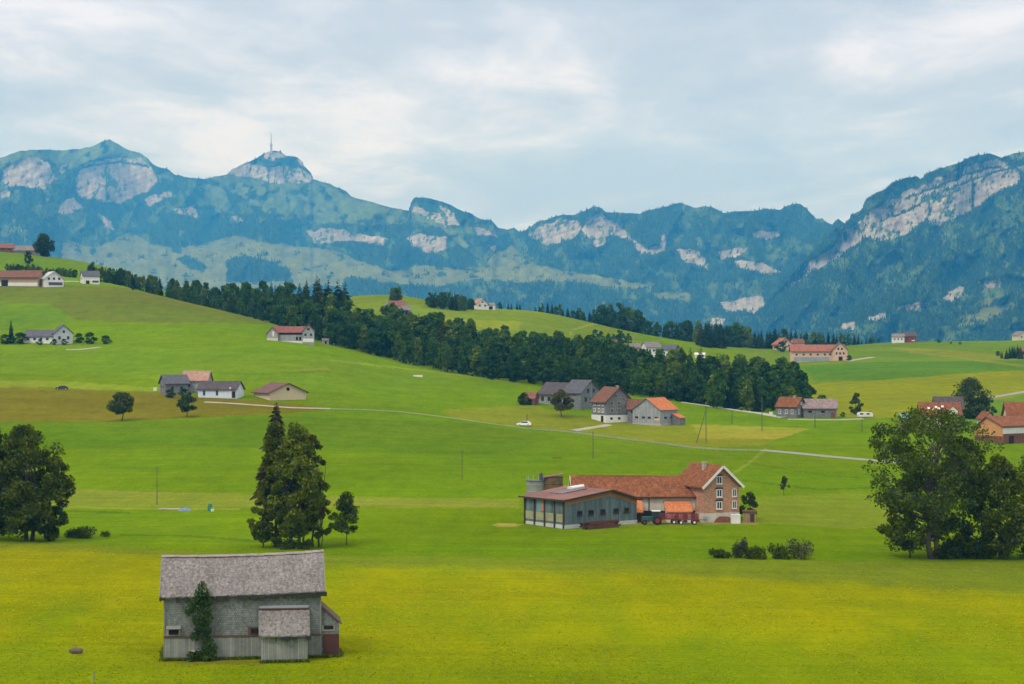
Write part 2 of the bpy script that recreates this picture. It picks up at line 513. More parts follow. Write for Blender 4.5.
# worn lines, tracks and wet ditches
DK = (0.055, 0.105, 0.02)
for pts, hw, c, a in [
    ([(0, 515), (70, 511), (130, 513)], .9, DK, .6), ([(120, 535), (190, 536), (255, 541)], 1.0, DK, .6),
    ([(766, 449), (748, 464), (731, 475)], 1.3, (0.2, 0.25, 0.09), .7), ([(742, 480), (820, 490), (905, 486)], .8, DK, .5),
    ([(62, 489), (150, 493), (240, 495)], .8, (0.2, 0.2, 0.09), .7), ([(60, 507), (160, 509), (240, 509)], 1, (0.22, 0.23, 0.1), .6),
    ([(180, 372), (260, 374), (330, 371)], 1.1, DK, .35), ([(330, 360), (460, 375), (520, 383)], .9, (0.2, 0.27, 0.08), .6),
    ([(296, 370), (330, 369)], 1, (0.24, 0.2, 0.08), .5), ([(560, 357), (572, 330), (600, 322)], .8, (0.24, 0.27, 0.12), .6),
    ([(744, 462), (820, 475), (900, 480)], .7, DK, .4), ([(340, 503), (520, 507)], 1.0, (0.2, 0.22, 0.09), .6),
    ([(910, 352), (985, 361), (1024, 366)], 1.2, (0.2, 0.2, 0.07), .6), ([(740, 520), (850, 526), (1024, 530)], 1.4, (0.15, 0.2, 0.05), .5)]:
    stroke(pts, hw, c, a, 230)
stroke([(160, 661), (250, 663), (262, 664)], 2.2, (0.14, 0.115, 0.06), .6, 150, 230)
paint(np.hypot((PXG - 557) / 6, (PYG - 458)) < 1, (0.10, 0.07, 0.03), .8)
paint(inside([(628, 519), (705, 520.5), (760, 521), (758, 524.5), (625, 525)], PXG, PYG), (0.25, 0.22, 0.17), .8)
paint(np.hypot((PXG - 507) / 14, (PYG - 525) / 2.0) < 1, (0.33, 0.29, 0.22), .8)
# mowing swaths and uneven growth
g1 = fbm(XG / 60 + 3, YG / 60, 4); g2 = fbm(XG / 45 + 30, YG / 5.5, 4); g3 = fbm(XG / 7, YG / 7 + 30, 3)
colr *= (0.66 + .38 * g1 + .20 * g2 + .10 * g3)[..., None]
tint = (fbm(XG / 80 + 90, YG / 40, 3) - .5)[..., None]
colr[..., 2] *= 0.35
colr *= 1 + tint * np.array([.22, .0, .2])

mg, nt, b = newmat('meadow')
at_ = nt.nodes.new('ShaderNodeAttribute'); at_.attribute_name = 'Col'
v = coords(nt)
va = coords(nt, (1, 0.35, 1))
n1 = noise(nt, v, 1.3, 5, 0.7); n2 = noise(nt, va, 0.22, 5, 0.65); n3 = noise(nt, coords(nt, (.12, 1, 1)), 0.45, 4, .6)
c = mixc(nt, 1.0, at_.outputs[0], ramp(nt, n1, [(0.25, (.66, .70, .7)), (0.75, (1.28, 1.24, 1.2))]), 'MULTIPLY')
c = mixc(nt, 1.0, c, ramp(nt, n2, [(0.3, (.84, .88, .85)), (0.7, (1.16, 1.1, 1.05))]), 'MULTIPLY')
c = mixc(nt, 1.0, c, ramp(nt, n3, [(0.3, (.88, .90, .9)), (0.7, (1.12, 1.08, 1.05))]), 'MULTIPLY')
nt.links.new(c, b.inputs['Base Color']); b.inputs['Roughness'].default_value = 0.95; b.inputs['Specular IOR Level'].default_value = 0.0
bump(nt, b, n1, 0.5, 0.25)
V = np.stack([XG, YG, ZG], -1).reshape(-1, 3)
me = npmesh('ground', V, gridfaces(*XG.shape), mg, col=colr.reshape(-1, 3), smooth=True)
tag(link(bpy.data.objects.new('ground', me)), kind='structure')


# ------------------------------------------------------------------ mountains
FOREST, ROCK, ALP, PAST, SCRUB = range(5)
CLS = {FOREST: (0.026, 0.048, 0.014), ROCK: (0.285, 0.26, 0.215), ALP: (0.10, 0.14, 0.03), PAST: (0.135, 0.15, 0.025), SCRUB: (0.068, 0.108, 0.02)}
SKY_MAIN = [(0, 158), (8, 155), (20, 151), (30, 150), (48, 149.5), (62, 150.5), (78, 149), (92, 146.5), (100, 143), (109, 139.5), (118, 144), (128, 149.5), (140, 153), (148, 158), (152, 163), (158, 167), (168, 169), (176, 175), (190, 177.5), (198, 178.5), (206, 179), (215, 176.5), (226, 175), (232, 169), (240, 165.5), (246, 163.5), (256, 158.5), (262, 154.5), (268, 152), (274, 150.5), (281, 151.5), (285, 155), (290, 156), (297, 157), (301, 160), (305, 167), (311, 173), (313, 179), (320, 181.5), (330, 184), (338, 188), (346, 191), (351, 196), (360, 199), (370, 202), (385, 206), (404, 210), (409, 211), (412, 200), (417, 197), (428, 198), (440, 201), (450, 204.5), (457, 209), (470, 213), (480, 219), (492, 220.5), (497, 227), (507, 230), (514, 227.5), (520, 232), (526, 230), (533, 225), (542, 220), (548, 219.5), (552, 217), (562, 214.5), (575, 215), (580, 213), (592, 207), (600, 207), (606, 212), (615, 212), (628, 213), (640, 214), (646, 211), (660, 208.5), (668, 206), (676, 203), (685, 204), (694, 208), (705, 206), (712, 207), (724, 213), (735, 211.5), (755, 211), (765, 208.5), (780, 209.5), (790, 205), (800, 204), (806, 208), (817, 219), (822, 218), (826, 222), (833, 224.5), (838, 218.5), (844, 223), (852, 232), (880, 246), (950, 255), (1024, 258)]
SKY_RIGHT = [(690, 366), (700, 360), (735, 344), (745, 331), (765, 306), (785, 283), (800, 265), (820, 245), (832, 233), (840, 226), (848, 221), (853, 214), (862, 210), (866, 200), (876, 193), (886, 189), (893, 182), (905, 178), (917, 176), (921, 179), (928, 173), (945, 167), (960, 162), (972, 156), (990, 153), (995, 155), (1001, 157.5), (1012, 154), (1024, 152), (1060, 141), (1120, 122), (1200, 112), (1320, 118), (1500, 150)]
ROCKS_MAIN = [
    [(2, 170), (20, 160), (36, 156), (48, 164), (56, 180), (45, 189), (25, 187), (6, 186)], [(0, 190), (12, 191), (10, 198), (0, 197)],
    [(78, 172), (88, 164), (108, 159), (140, 158), (152, 165), (157, 180), (150, 190), (135, 196), (118, 204), (100, 201), (84, 193), (76, 185)],
    [(60, 166), (68, 165), (66, 172), (58, 172)], [(76, 188), (90, 192), (92, 200), (80, 198)], [(62, 203), (72, 198), (82, 207), (70, 214), (58, 213)],
    [(145, 199), (160, 195), (173, 191), (172, 197), (155, 203), (147, 207)], [(175, 208), (195, 208), (198, 218), (180, 214)], [(95, 212), (112, 221), (116, 230), (108, 226), (96, 217)],
    [(229, 173), (236, 166), (250, 164), (262, 166), (280, 167), (298, 167), (306, 170), (313, 179), (300, 183), (285, 184), (268, 182), (255, 177), (240, 176)],
    [(262, 158), (268, 152), (282, 152), (286, 157), (274, 159)], [(296, 158), (303, 161), (306, 167), (299, 164)],
    [(410, 206), (425, 210), (440, 215), (446, 226), (432, 220), (412, 212)], [(440, 206), (455, 213), (459, 226), (450, 225)],
    [(407, 238), (420, 232), (432, 236), (446, 236), (447, 247), (436, 253), (425, 251), (411, 245)],
    [(305, 232), (330, 227), (350, 231), (387, 238), (384, 245), (350, 240), (316, 245)], [(474, 228), (495, 231), (498, 237), (478, 235)], [(488, 245), (497, 246), (495, 253)],
    [(528, 235), (545, 224), (560, 219), (577, 221), (582, 229), (572, 239), (560, 242), (545, 244), (533, 240)],
    [(581, 230), (590, 219), (600, 213), (608, 220), (620, 226), (628, 234), (632, 241), (615, 234), (607, 234), (602, 245), (596, 247), (589, 237)],
    [(633, 239), (643, 246), (650, 253), (644, 255), (637, 248)], [(648, 248), (660, 246), (665, 234), (668, 240), (664, 251), (652, 256)],
    [(678, 250), (690, 249), (701, 252), (709, 267), (695, 265), (682, 259)], [(718, 252), (740, 247), (747, 250), (740, 256), (722, 259)],
    [(754, 230), (776, 231), (780, 236), (765, 240), (753, 237)], [(734, 260), (760, 262), (782, 272), (765, 274), (738, 266)],
    [(720, 303), (740, 298), (764, 296), (766, 304), (755, 313), (740, 310), (724, 312)], [(712, 318), (726, 318), (722, 324), (712, 323)], [(232, 217), (240, 215), (243, 221), (236, 223)]]
ALPS_MAIN = [[(-10, 150), (50, 143), (109, 134), (152, 158), (151, 165), (128, 157), (100, 158), (64, 172), (47, 158), (0, 172)],
             [(205, 174), (225, 171), (240, 176), (270, 184), (315, 180), (350, 196), (408, 211), (400, 224), (372, 226), (340, 222), (300, 224), (270, 216), (245, 200), (222, 186)],
             [(412, 212), (450, 226), (470, 246), (462, 248), (440, 228), (412, 218)], [(195, 180), (222, 188), (235, 214), (220, 210), (200, 192)]]
PAST_MAIN = [[(62, 237), (85, 246), (100, 247), (128, 232), (150, 243), (178, 249), (200, 244), (235, 235), (250, 240), (300, 246), (335, 250), (352, 258), (378, 268), (400, 271), (418, 265), (430, 266), (460, 269), (488, 266), (491, 256), (504, 250), (512, 246), (522, 259), (540, 267), (560, 270), (600, 276), (642, 284), (620, 287), (560, 281), (520, 283), (480, 279), (440, 286), (400, 284), (370, 290), (330, 285), (200, 292), (60, 272)], [(598, 279), (640, 283), (652, 288), (620, 288)], [(652, 292), (690, 294), (688, 301), (660, 299)]]
FORE_MAIN = [[(176, 258), (190, 256), (208, 268), (204, 273), (190, 269)], [(226, 262), (240, 257), (258, 257), (285, 266), (294, 282), (226, 282)], [(342, 280), (352, 275), (380, 281), (402, 284), (402, 300), (340, 300)], [(88, 248), (94, 247), (96, 254), (88, 254)], [(437, 273), (443, 270), (447, 276), (438, 277)], [(40, 240), (62, 236), (62, 256), (30, 256)]]
ROCKS_RIGHT = [[(828, 256), (836, 240), (842, 230), (856, 226), (868, 214), (884, 204), (905, 192), (930, 182), (960, 169), (985, 161), (998, 157), (1004, 163), (1014, 168), (1022, 178), (1016, 185), (998, 191), (985, 201), (970, 211), (955, 218), (942, 226), (925, 221), (905, 235), (885, 241), (865, 238), (850, 249), (838, 257)],
               [(782, 292), (792, 275), (815, 258), (832, 248), (838, 256), (820, 268), (800, 281)], [(1010, 168), (1030, 164), (1100, 150), (1100, 170), (1030, 172)],
               [(942, 298), (954, 288), (966, 286), (962, 297), (948, 304)], [(866, 317), (885, 312), (886, 320), (868, 321)], [(895, 309), (912, 303), (926, 302), (922, 311)], [(978, 281), (1000, 280), (1004, 287), (985, 290)], [(840, 324), (856, 322), (856, 330), (842, 330)]]
PAST_RIGHT = [[(956, 326), (972, 312), (995, 306), (1012, 302), (1016, 304), (998, 315), (985, 321), (970, 325)], [(980, 306), (990, 296), (996, 297), (988, 307)]]
SCRUB_RIGHT = [[(970, 225), (980, 222), (978, 238), (972, 240)], [(983, 228), (1000, 222), (998, 238), (988, 240)], [(1004, 208), (1016, 205), (1012, 226), (1004, 230)], [(1000, 240), (1006, 238), (1003, 256), (998, 258)]]
LEDGES = [([(925, 199), (960, 185), (1000, 170), (1015, 168)], 1.3), ([(905, 200), (940, 185), (985, 168), (1000, 166)], 1.1), ([(880, 222), (920, 204), (960, 190)], .9), ([(971, 176), (972, 208)], 1.2), ([(929, 200), (929, 216)], 1.0), ([(84, 168), (120, 162), (150, 166)], 1.0), ([(106, 166), (107, 199)], 1.0)]


def mirror(px):
    q = np.abs(px); return np.where(q > 1024, 2048 - q, q)


def massif(name, px, sky_pts, base_py, dbase, nrow, wts, rocks, alps, pasts, fores, scrubs, mir, back, seed):
    mpx = mirror(px) if mir else px
    sk = np.interp(mpx, *zip(*sky_pts))
    sk = sk + (fbm(px / 5 + seed, px * 0 + seed, 3) - .5) * 1.6
    base = np.interp(px, *zip(*base_py)) if not np.isscalar(base_py) else np.full(px.shape, float(base_py))
    base = np.maximum(base, sk + 1)
    t = np.linspace(0, 1, nrow)[:, None]
    PY = base[None] * (1 - t) + sk[None] * t
    PX = np.broadcast_to(px[None], PY.shape)
    MX = mirror(PX) if mir else PX
    wx = MX + (fbm(PX / 9 + seed, PY / 9, 4) - .5) * 7; wy = PY + (fbm(PX / 7 + 60, PY / 7 + seed, 4) - .5) * 5
    cls = np.full(PY.shape, FOREST)
    nz = fbm(PX / 13 + seed * 3, PY / 11 + 20, 4) + (fbm(PX / 4 + 8, PY / 10, 3) - .5) * .35
    cls[nz > 0.60] = SCRUB
    for ps, c in ((alps, ALP), (scrubs, SCRUB), (pasts, PAST), (fores, FOREST), (rocks, ROCK)):
        for p in ps:
            cls[inside(p, wx, wy)] = c
    br = fbm(PX / 2.1 + 11 + PY / 9, PY / 4.2 + seed, 4) * .62 + fbm(PX / 12 + 5, PY / 8 + seed, 3) * .38
    rk = cls == ROCK
    cls[rk & (br > .605)] = SCRUB
    cls[(cls == PAST) & (fbm(PX / 11 + 40, PY / 3.5 + seed, 4) > .70)] = FOREST
    al = cls == ALP
    cls[al & (fbm(PX / 8, PY / 6 + 77, 4) > .63)] = FOREST
    for pts, hw in LEDGES:
        cls[(dist_line(pts, wx, wy) < hw) & (cls == ROCK)] = FOREST
    # depth grows with height: rock stands steep, pasture lies flat
    W = np.choose(cls, [wts[0], wts[1], wts[0] * 1.1, wts[2], wts[0]]).astype(float)
    step = (base - sk)[None] / (nrow - 1) * np.ones_like(PY)
    D = np.cumsum(W * step, 0)
    D = gauss1(gauss1(D, 9.0, 1), 1.6, 0)
    db = np.interp(px, *zip(*dbase)) if not np.isscalar(dbase) else dbase
    rid = 1 - np.abs(2 * fbm(PX / 42 + PY / 90 + seed, PY / 70 + 3, 4) - 1)
    rid2 = 1 - np.abs(2 * fbm(PX / 13 - PY / 60 + seed, PY / 26 + 8, 4) - 1)
    env = np.clip(t * 4, 0, 1) * np.clip((base - sk) / 60, 0.1, 1)[None]
    flat = gauss1(gauss1((cls == PAST).astype(float), 5, 1), 3, 0)
    D = D + db - env * (1 - .85 * flat) * (1 - .75 * gauss1(gauss1(rk.astype(float), 4, 1), 3, 0)) * (600 * (rid - .6) + 210 * (rid2 - .6)) - rk * 40 * (fbm(PX / 2.2, PY / 9 + 4, 3) - .5)
    X = (PX - CX) / F * D; Z = (CY - PY) / F * D
    # colours of the things themselves
    C = np.array([CLS[i] for i in range(5)])[cls]
    va = fbm(PX / 6 + 31, PY / 5, 4)[..., None]
    C = C * (.55 + .9 * va)
    strat = fbm(PX / 26 + PY / 8, PY / 1.6 + PX / 5, 3)[..., None]; vert = fbm(PX / 1.8, PY / 11, 3)[..., None]
    C = np.where((cls == ROCK)[..., None], np.array(CLS[ROCK]) * (.22 + .85 * strat + .75 * vert), C)
    # back slope
    bd = np.array([.25, .7, 1.0])[:, None] * back
    XB = X[-1][None] * (1 + bd / D[-1][None]); DB = D[-1][None] + bd; ZB = Z[-1][None] - bd * .75
    P = np.concatenate([np.stack([X, D, Z], -1), np.stack([XB, DB, ZB], -1)], 0)
    CC = np.concatenate([C, np.repeat(C[-1:], 3, 0)], 0)
    mm, nt, b = newmat(name + '_rock_and_grass')
    a = nt.nodes.new('ShaderNodeAttribute'); a.attribute_name = 'Col'
    v = coords(nt); n1 = noise(nt, v, 0.02, 6, .65); n2 = noise(nt, coords(nt, (1, 1, .3)), .06, 4, .7)
    c = mixc(nt, 1.0, a.outputs[0], ramp(nt, n1, [(0.3, .75), (0.7, 1.2)]), 'MULTIPLY')
    c = mixc(nt, 1.0, c, ramp(nt, n2, [(0.3, .78), (0.7, 1.2)]), 'MULTIPLY')
    nt.links.new(c, b.inputs['Base Color']); b.inputs['Roughness'].default_value = 1; b.inputs['Specular IOR Level'].default_value = 0.0
    bump(nt, b, n2, .6, 12)
    me = npmesh(name, P.reshape(-1, 3), gridfaces(*P.shape[:2]), mm, col=CC.reshape(-1, 3), smooth=True)
    tag(link(bpy.data.objects.new(name, me)), kind='structure')
    return PX, PY, np.stack([X, D, Z], -1), cls


def far_trees(name, data, n, h, seed, lo, hi):
    """the mountain forest: thousands of small firs in one mesh, standing where the slope is wooded"""
    PX, PY, P, cls = data
    rg = np.random.default_rng(seed)
    nr, nc = PX.shape
    dens = np.choose(cls, [1.0, .0, .006, .03, .33])
    A = np.abs(PX[1:, 1:] - PX[:-1, :-1]) * np.abs(PY[1:, 1:] - PY[:-1, :-1]) * dens[:-1, :-1]
    A = np.pad(A, ((0, 1), (0, 1)))
    A[:, (PX[0] < lo) | (PX[0] > hi)] *= .35
    p = (A / A.sum()).ravel()
    idx = rg.choice(p.size, n, p=p)
    i, j = idx // nc, idx % nc
    i2, j2 = np.minimum(i + 1, nr - 1), np.minimum(j + 1, nc - 1)
    fi, fj = rg.random(n)[:, None], rg.random(n)[:, None]
    Q = (P[i, j] * (1 - fi) + P[i2, j] * fi) * (1 - fj) + (P[i, j2] * (1 - fi) + P[i2, j2] * fi) * fj
    hh = h * np.exp(rg.normal(0, .20, n)); rr = hh * rg.uniform(.17, .27, n)
    k = 6
    ang = np.arange(k) / k * 2 * np.pi + rg.random((n, 1)) * 6
    jr = rg.uniform(.75, 1.25, (n, k))
    ring = np.stack([np.cos(ang) * rr[:, None] * jr, np.sin(ang) * rr[:, None] * jr, np.full((n, k), -2.0) + rg.uniform(0, 4, (n, k))], -1) + Q[:, None]
    rin2 = np.stack([np.cos(ang + .5) * rr[:, None] * .55 * jr, np.sin(ang + .5) * rr[:, None] * .55 * jr, (hh * .55)[:, None] * np.ones((n, k))], -1) + Q[:, None]
    tip = (Q + np.stack([rg.normal(0, .3, n), rg.normal(0, .3, n), hh], -1))[:, None]
    Vv = np.concatenate([ring, rin2, tip], 1)
    b0 = (np.arange(n) * (2 * k + 1))[:, None]; a = np.arange(k)[None]; a1 = (a + 1) % k
    f1 = np.stack([b0 + a, b0 + a1, b0 + k + a], -1); f2 = np.stack([b0 + a1, b0 + k + a1, b0 + k + a], -1)
    f3 = np.stack([b0 + k + a, b0 + k + a1, np.broadcast_to(b0 + 2 * k, (n, k))], -1)
    Fc = np.concatenate([f1, f2, f3], 1).reshape(-1, 3)
    base = np.array([[.018, .038, .012], [.032, .060, .016], [.062, .100, .020]])[rg.choice(3, n, p=[.55, .3, .15])] * np.exp(rg.normal(0, .2, (n, 1)))
    Cc = np.repeat(base[:, None], 2 * k + 1, 1)
    if 'far_fir' not in _MC:
        m, nt, b = newmat('far_fir'); a_ = nt.nodes.new('ShaderNodeAttribute'); a_.attribute_name = 'Col'
        nt.links.new(a_.outputs[0], b.inputs['Base Color']); b.inputs['Roughness'].default_value = 1; b.inputs['Specular IOR Level'].default_value = 0
        _MC['far_fir'] = m
    me = npmesh(name, Vv.reshape(-1, 3), Fc, _MC['far_fir'], col=Cc.reshape(-1, 3))
    return tag(link(bpy.data.objects.new(name, me)), kind='stuff')


pxm = np.arange(-420, 1460, 1.35)
MAIN = massif('mountain_range', pxm, SKY_MAIN, 366, 6900, 240, (21, 6, 70), ROCKS_MAIN, ALPS_MAIN, PAST_MAIN, FORE_MAIN, [], True, 3000, 2)
pxr = np.arange(690, 1500, 1.3)
RIGHT = massif('mountain_spur', pxr, SKY_RIGHT, [(690, 368), (1500, 366)], [(690, 7600), (860, 5600), (1100, 5000), (1500, 4700)], 210, (14, 3.5, 32), ROCKS_RIGHT, [[(1001, 150), (1060, 132), (1400, 100), (1400, 130), (1060, 155), (1016, 162)]], PAST_RIGHT, [], SCRUB_RIGHT, False, 2000, 5)
far_trees('mountain_forest', MAIN, 42000, 12, 5, 0, 860)
far_trees('spur_forest', RIGHT, 30000, 9.5, 6, 740, 1030)

# ------------------------------------------------------------------ the air
bpy.ops.mesh.primitive_cube_add(size=1)
hz = bpy.context.object; hz.name = 'haze'
HZ0, HZ1 = Vector((-9000, -600, -140)), Vector((9000, 21000, 2100))
hz.location = (HZ0 + HZ1) / 2; hz.scale = HZ1 - HZ0
hm = bpy.data.materials.new('haze'); hm.use_nodes = True; nt = hm.node_tree
nt.nodes.remove(nt.nodes['Principled BSDF'])
pv = nt.nodes.new('ShaderNodeVolumePrincipled'); pv.inputs['Density'].default_value = 0.74e-4
pv.inputs['Color'].default_value = (0.06, 0.40, 1.0, 1); pv.inputs['Absorption Color'].default_value = (1, 1, 1, 1); pv.inputs['Anisotropy'].default_value = 0.0
nt.links.new(pv.outputs[0], nt.nodes['Material Output'].inputs['Volume'])
hz.data.materials.append(hm)
hz['kind'] = 'stuff'


# ------------------------------------------------------------------ trees and shrubs
bark = plain('bark', (0.085, 0.07, 0.055), .95, .4, 1.2)
BROAD_D = foliage('leaves_dark', (0.066, 0.102, 0.014))
BROAD_M = foliage('leaves_mid', (0.115, 0.162, 0.018))
BROAD_P = foliage('leaves_pale', (0.115, 0.150, 0.022))
OLIVE = foliage('leaves_olive', (0.10, 0.105, 0.03))
GREYG = foliage('leaves_grey_green', (0.085, 0.10, 0.055))
CONI_D = foliage('needles_dark', (0.026, 0.047, 0.014), trans=.1)
CONI_M = foliage('needles_mid', (0.042, 0.067, 0.017), trans=.1)
CONI_R = foliage('needles_reddish', (0.072, 0.062, 0.028), trans=.1)


def quads(P, size, rg, flat=0.0, up=None):
    """leaf sprays: one small bent quad at every point"""
    n = len(P)
    a = rg.normal(size=(n, 3)); a[:, 2] *= (1 - flat); a /= np.linalg.norm(a, axis=1)[:, None]
    c = rg.normal(size=(n, 3)); c[:, 2] *= (1 - flat)
    b = np.cross(a, c); b /= np.linalg.norm(b, axis=1)[:, None] + 1e-9
    s = (size * rg.uniform(.6, 1.4, n))[:, None]
    t = s * rg.uniform(.5, .9, n)[:, None]
    V = np.stack([P - a * s, P - b * t, P + a * s * 1.1, P + b * t], 1)
    V[:, 2] += rg.normal(0, .18, (n, 3)) * s
    return V.reshape(-1, 3), np.arange(4 * n).reshape(n, 4)


def clumps_crown(h, r, z0, nclump, nleaf, size, rg, shape='round', hollow=.35, lean=(0, 0), squash=.8, cs=.26):
    """centres of leaf clumps inside the crown's envelope, then leaf positions on each clump's shell"""
    cen = []
    while len(cen) < nclump:
        u = rg.random(); a = rg.random() * 2 * np.pi
        if shape == 'round': w = math.sin(math.pi * (0.06 + .90 * u) ** .85)
        elif shape == 'column': w = min(1, 3.2 * u + .25) * (1 - u ** 2.6) ** .55
        elif shape == 'cone': w = (1 - u) ** .75 * min(1, .55 + 4 * u)
        elif shape == 'taper': w = min(1, .55 + 2.6 * u) * (1 - u) ** .55
        else: w = min(1, .5 + 2 * u) * (1 - 3.0 * max(0, u - .6) ** 2)
        q = max(hollow, rg.random() ** .45)
        wob = .78 + .4 * float(fbm(np.array([math.cos(a) * 1.2 + z0 * 7 + r]), np.array([math.sin(a) * 1.2 + u * 4 + h]), 2)[0])
        cen.append((r * w * q * wob * math.cos(a) + lean[0] * u * h, r * w * q * wob * math.sin(a) + lean[1] * u * h, z0 + u * (h - z0) * (.93)))
    cen = np.array(cen)
    rad = r * cs * rg.uniform(.6, 1.35, nclump)
    per = nleaf // nclump
    d = rg.normal(size=(nclump, per, 3)); d /= np.linalg.norm(d, axis=2)[..., None]
    d *= rg.random((nclump, per, 1)) ** .4
    d[..., 2] *= squash
    P = (cen[:, None] + d * rad[:, None, None]).reshape(-1, 3)
    return cen, P


def branches(mb, cen, h, r, z0, tr, rg, stems=((0, 0),), nlimb=14, mi=0):
    """tapered trunk or trunks with curved limbs that run out to leaf clumps"""
    for k, (sx_, sy_) in enumerate(stems):
        top = Vector((sx_ * 1.6 + rg.normal(0, .04 * h * .3), sy_ * 1.6, h * .78))
        pts = [Vector((sx_, sy_, -.6)).lerp(top, q) + Vector((rg.normal(0, .012 * h), rg.normal(0, .012 * h), 0)) * (0 if q == 0 else 1) for q in (0, .12, .3, .5, .75, 1)]
        pts[0].x, pts[0].y = sx_, sy_
        mb.tube(pts, [tr * 1.35, tr, tr * .85, tr * .62, tr * .35, tr * .12], 8, mi)
        for c in cen[rg.permutation(len(cen))[:nlimb]]:
            c = Vector(c); zz = max(z0 * .8, min(h * .7, c.z - (.12 + .2 * rg.random()) * h))
            q = (zz + .6) / (h * .78 + .6)
            s0 = Vector((sx_, sy_, -.6)).lerp(top, q)
            mid = s0.lerp(c, .5) + Vector((0, 0, -.03 * h))
            ra = tr * .42 * (1 - .6 * q)
            mb.tube([s0, mid, c], [ra, ra * .65, ra * .2], 5, mi, cap=False)


def broad_data(seed, h, r, z0, ncl, nl, size, shape='round', tr=None, stems=((0, 0),), nlimb=14, **kw):
    rg = np.random.default_rng(seed)
    cen, P = clumps_crown(h, r, z0, ncl, nl, size, rg, shape, **kw)
    V, Fq = quads(P, size, rg)
    mb = MB(); branches(mb, cen, h, r, z0, tr or h * .018, rg, stems, nlimb)
    return mb, V, Fq


def conifer_data(seed, h, r, z0, layers=24, per=11, drop=.35, pw=.8):
    rg = np.random.default_rng(seed)
    mb = MB(); mb.tube([(0, 0, -.6), (0, 0, h * .5), (0, 0, h * .97)], [h * .013, h * .008, h * .001], 6)
    Q = []
    for i in range(layers):
        u = i / (layers - 1)
        z = z0 + (h - z0) * u ** .92
        R_ = r * (1 - u) ** pw * (.75 + .5 * rg.random()) + .02 * h * (1 - u) + .12
        n = max(5, int(per * (1 - .5 * u)))
        for k in range(n):
            a = 2 * math.pi * (k + rg.random() * .8) / n; L = R_ * rg.uniform(.6, 1.2); dz = -L * drop * rg.uniform(.5, 1.5)
            wd = L * rg.uniform(.20, .34) + .12
            ca, sa = math.cos(a), math.sin(a); zz = z + rg.normal(0, .012 * h)
            for s in (-1, 1):
                Q.append([(ca * L * .05, sa * L * .05, zz), (ca * L * .55 - sa * wd * s, sa * L * .55 + ca * wd * s, zz + dz * .45 - .25 * wd),
                          (ca * L, sa * L, zz + dz), (ca * L * .6, sa * L * .6, zz + dz * .35 + .10 * L)])
    Q = np.array(Q)
    V = Q.reshape(-1, 3); V = V + rg.normal(0, .05, V.shape)
    return mb, V, np.arange(len(V)).reshape(-1, 4)


def merged_tree(name, data, leaf, trunkmat=None):
    """one mesh for a tree too far off to show its parts"""
    mb, V, Fq = data
    tb = MB(); tb.v, tb.f, tb.m = list(mb.v), list(mb.f), list(mb.m)
    n0 = len(tb.v)
    me = bpy.data.meshes.new(name)
    me.from_pydata(tb.v + [tuple(p) for p in V], [], tb.f + [tuple(int(i) + n0 for i in f) for f in Fq])
    me.materials.append(trunkmat or bark); me.materials.append(leaf)
    me.polygons.foreach_set('material_index', [0] * len(tb.f) + [1] * len(Fq)); me.update()
    return me


def parted_tree(name, data, leaf, loc, rz, label, cat='tree', group=None, trunk='trunk', crown='crown', trunkmat=None):
    mb, V, Fq = data
    t = empty(name, loc, rz, label=label, cat=cat, group=group)
    mb.build(trunk, trunkmat or bark, t, smooth=True)
    link(bpy.data.objects.new(crown, npmesh(crown, V, Fq, leaf)), t)
    return t


def shrub_mesh(name, seed, w, d, h, n, size, leaf, ncl=9):
    rg = np.random.default_rng(seed)
    cen = np.stack([rg.uniform(-.8, .8, ncl) * w / 2, rg.uniform(-.8, .8, ncl) * d / 2, rg.uniform(.15, .62, ncl) * h], -1)
    dd = rg.normal(size=(ncl, n // ncl, 3)); dd /= np.linalg.norm(dd, axis=2)[..., None]; dd *= rg.random((ncl, n // ncl, 1)) ** .4
    P = (cen[:, None] + dd * np.array([w * .26, d * .3, h * .36])).reshape(-1, 3)
    P[:, 2] = np.maximum(P[:, 2], .04 * h)
    V, Fq = quads(P, size, rg)
    mb = MB()
    for c in cen[:6]:
        mb.tube([(c[0] * .3, c[1] * .3, -.3), (c[0] * .8, c[1] * .8, c[2] * .6), tuple(c)], [.05, .035, .012], 5)
    return merged_tree(name, (mb, V, Fq), leaf)


def put(name, me, loc, s=1.0, rz=0.0, label=None, cat=None, group=None, sz=None):
    o = bpy.data.objects.new(name, me); o.location = loc; o.rotation_euler = (0, 0, rz)
    o.scale = (s, s, s if sz is None else sz)
    link(o); return tag(o, label, cat, group)


WOOD_D = foliage('wood_leaves_dark', (0.043, 0.108, 0.024), hue=.6)
WOOD_M = foliage('wood_leaves_mid', (0.068, 0.152, 0.028), hue=.6)
WOOD_P = foliage('wood_leaves_pale', (0.115, 0.190, 0.034), hue=.6)

# ---- the four near groups
def near_tree(px, py, hpx, name, label, fn, leaf, back=0.0, rz=0.0, **kw):
    """fn(h) gives the tree's shape; the height comes from its size in view at that distance"""
    p = hit(px, py)
    if back: p = at(px, p.y + back)
    h = hpx * p.y / F
    return parted_tree(name, fn(h), leaf, p, rz, label, **kw)


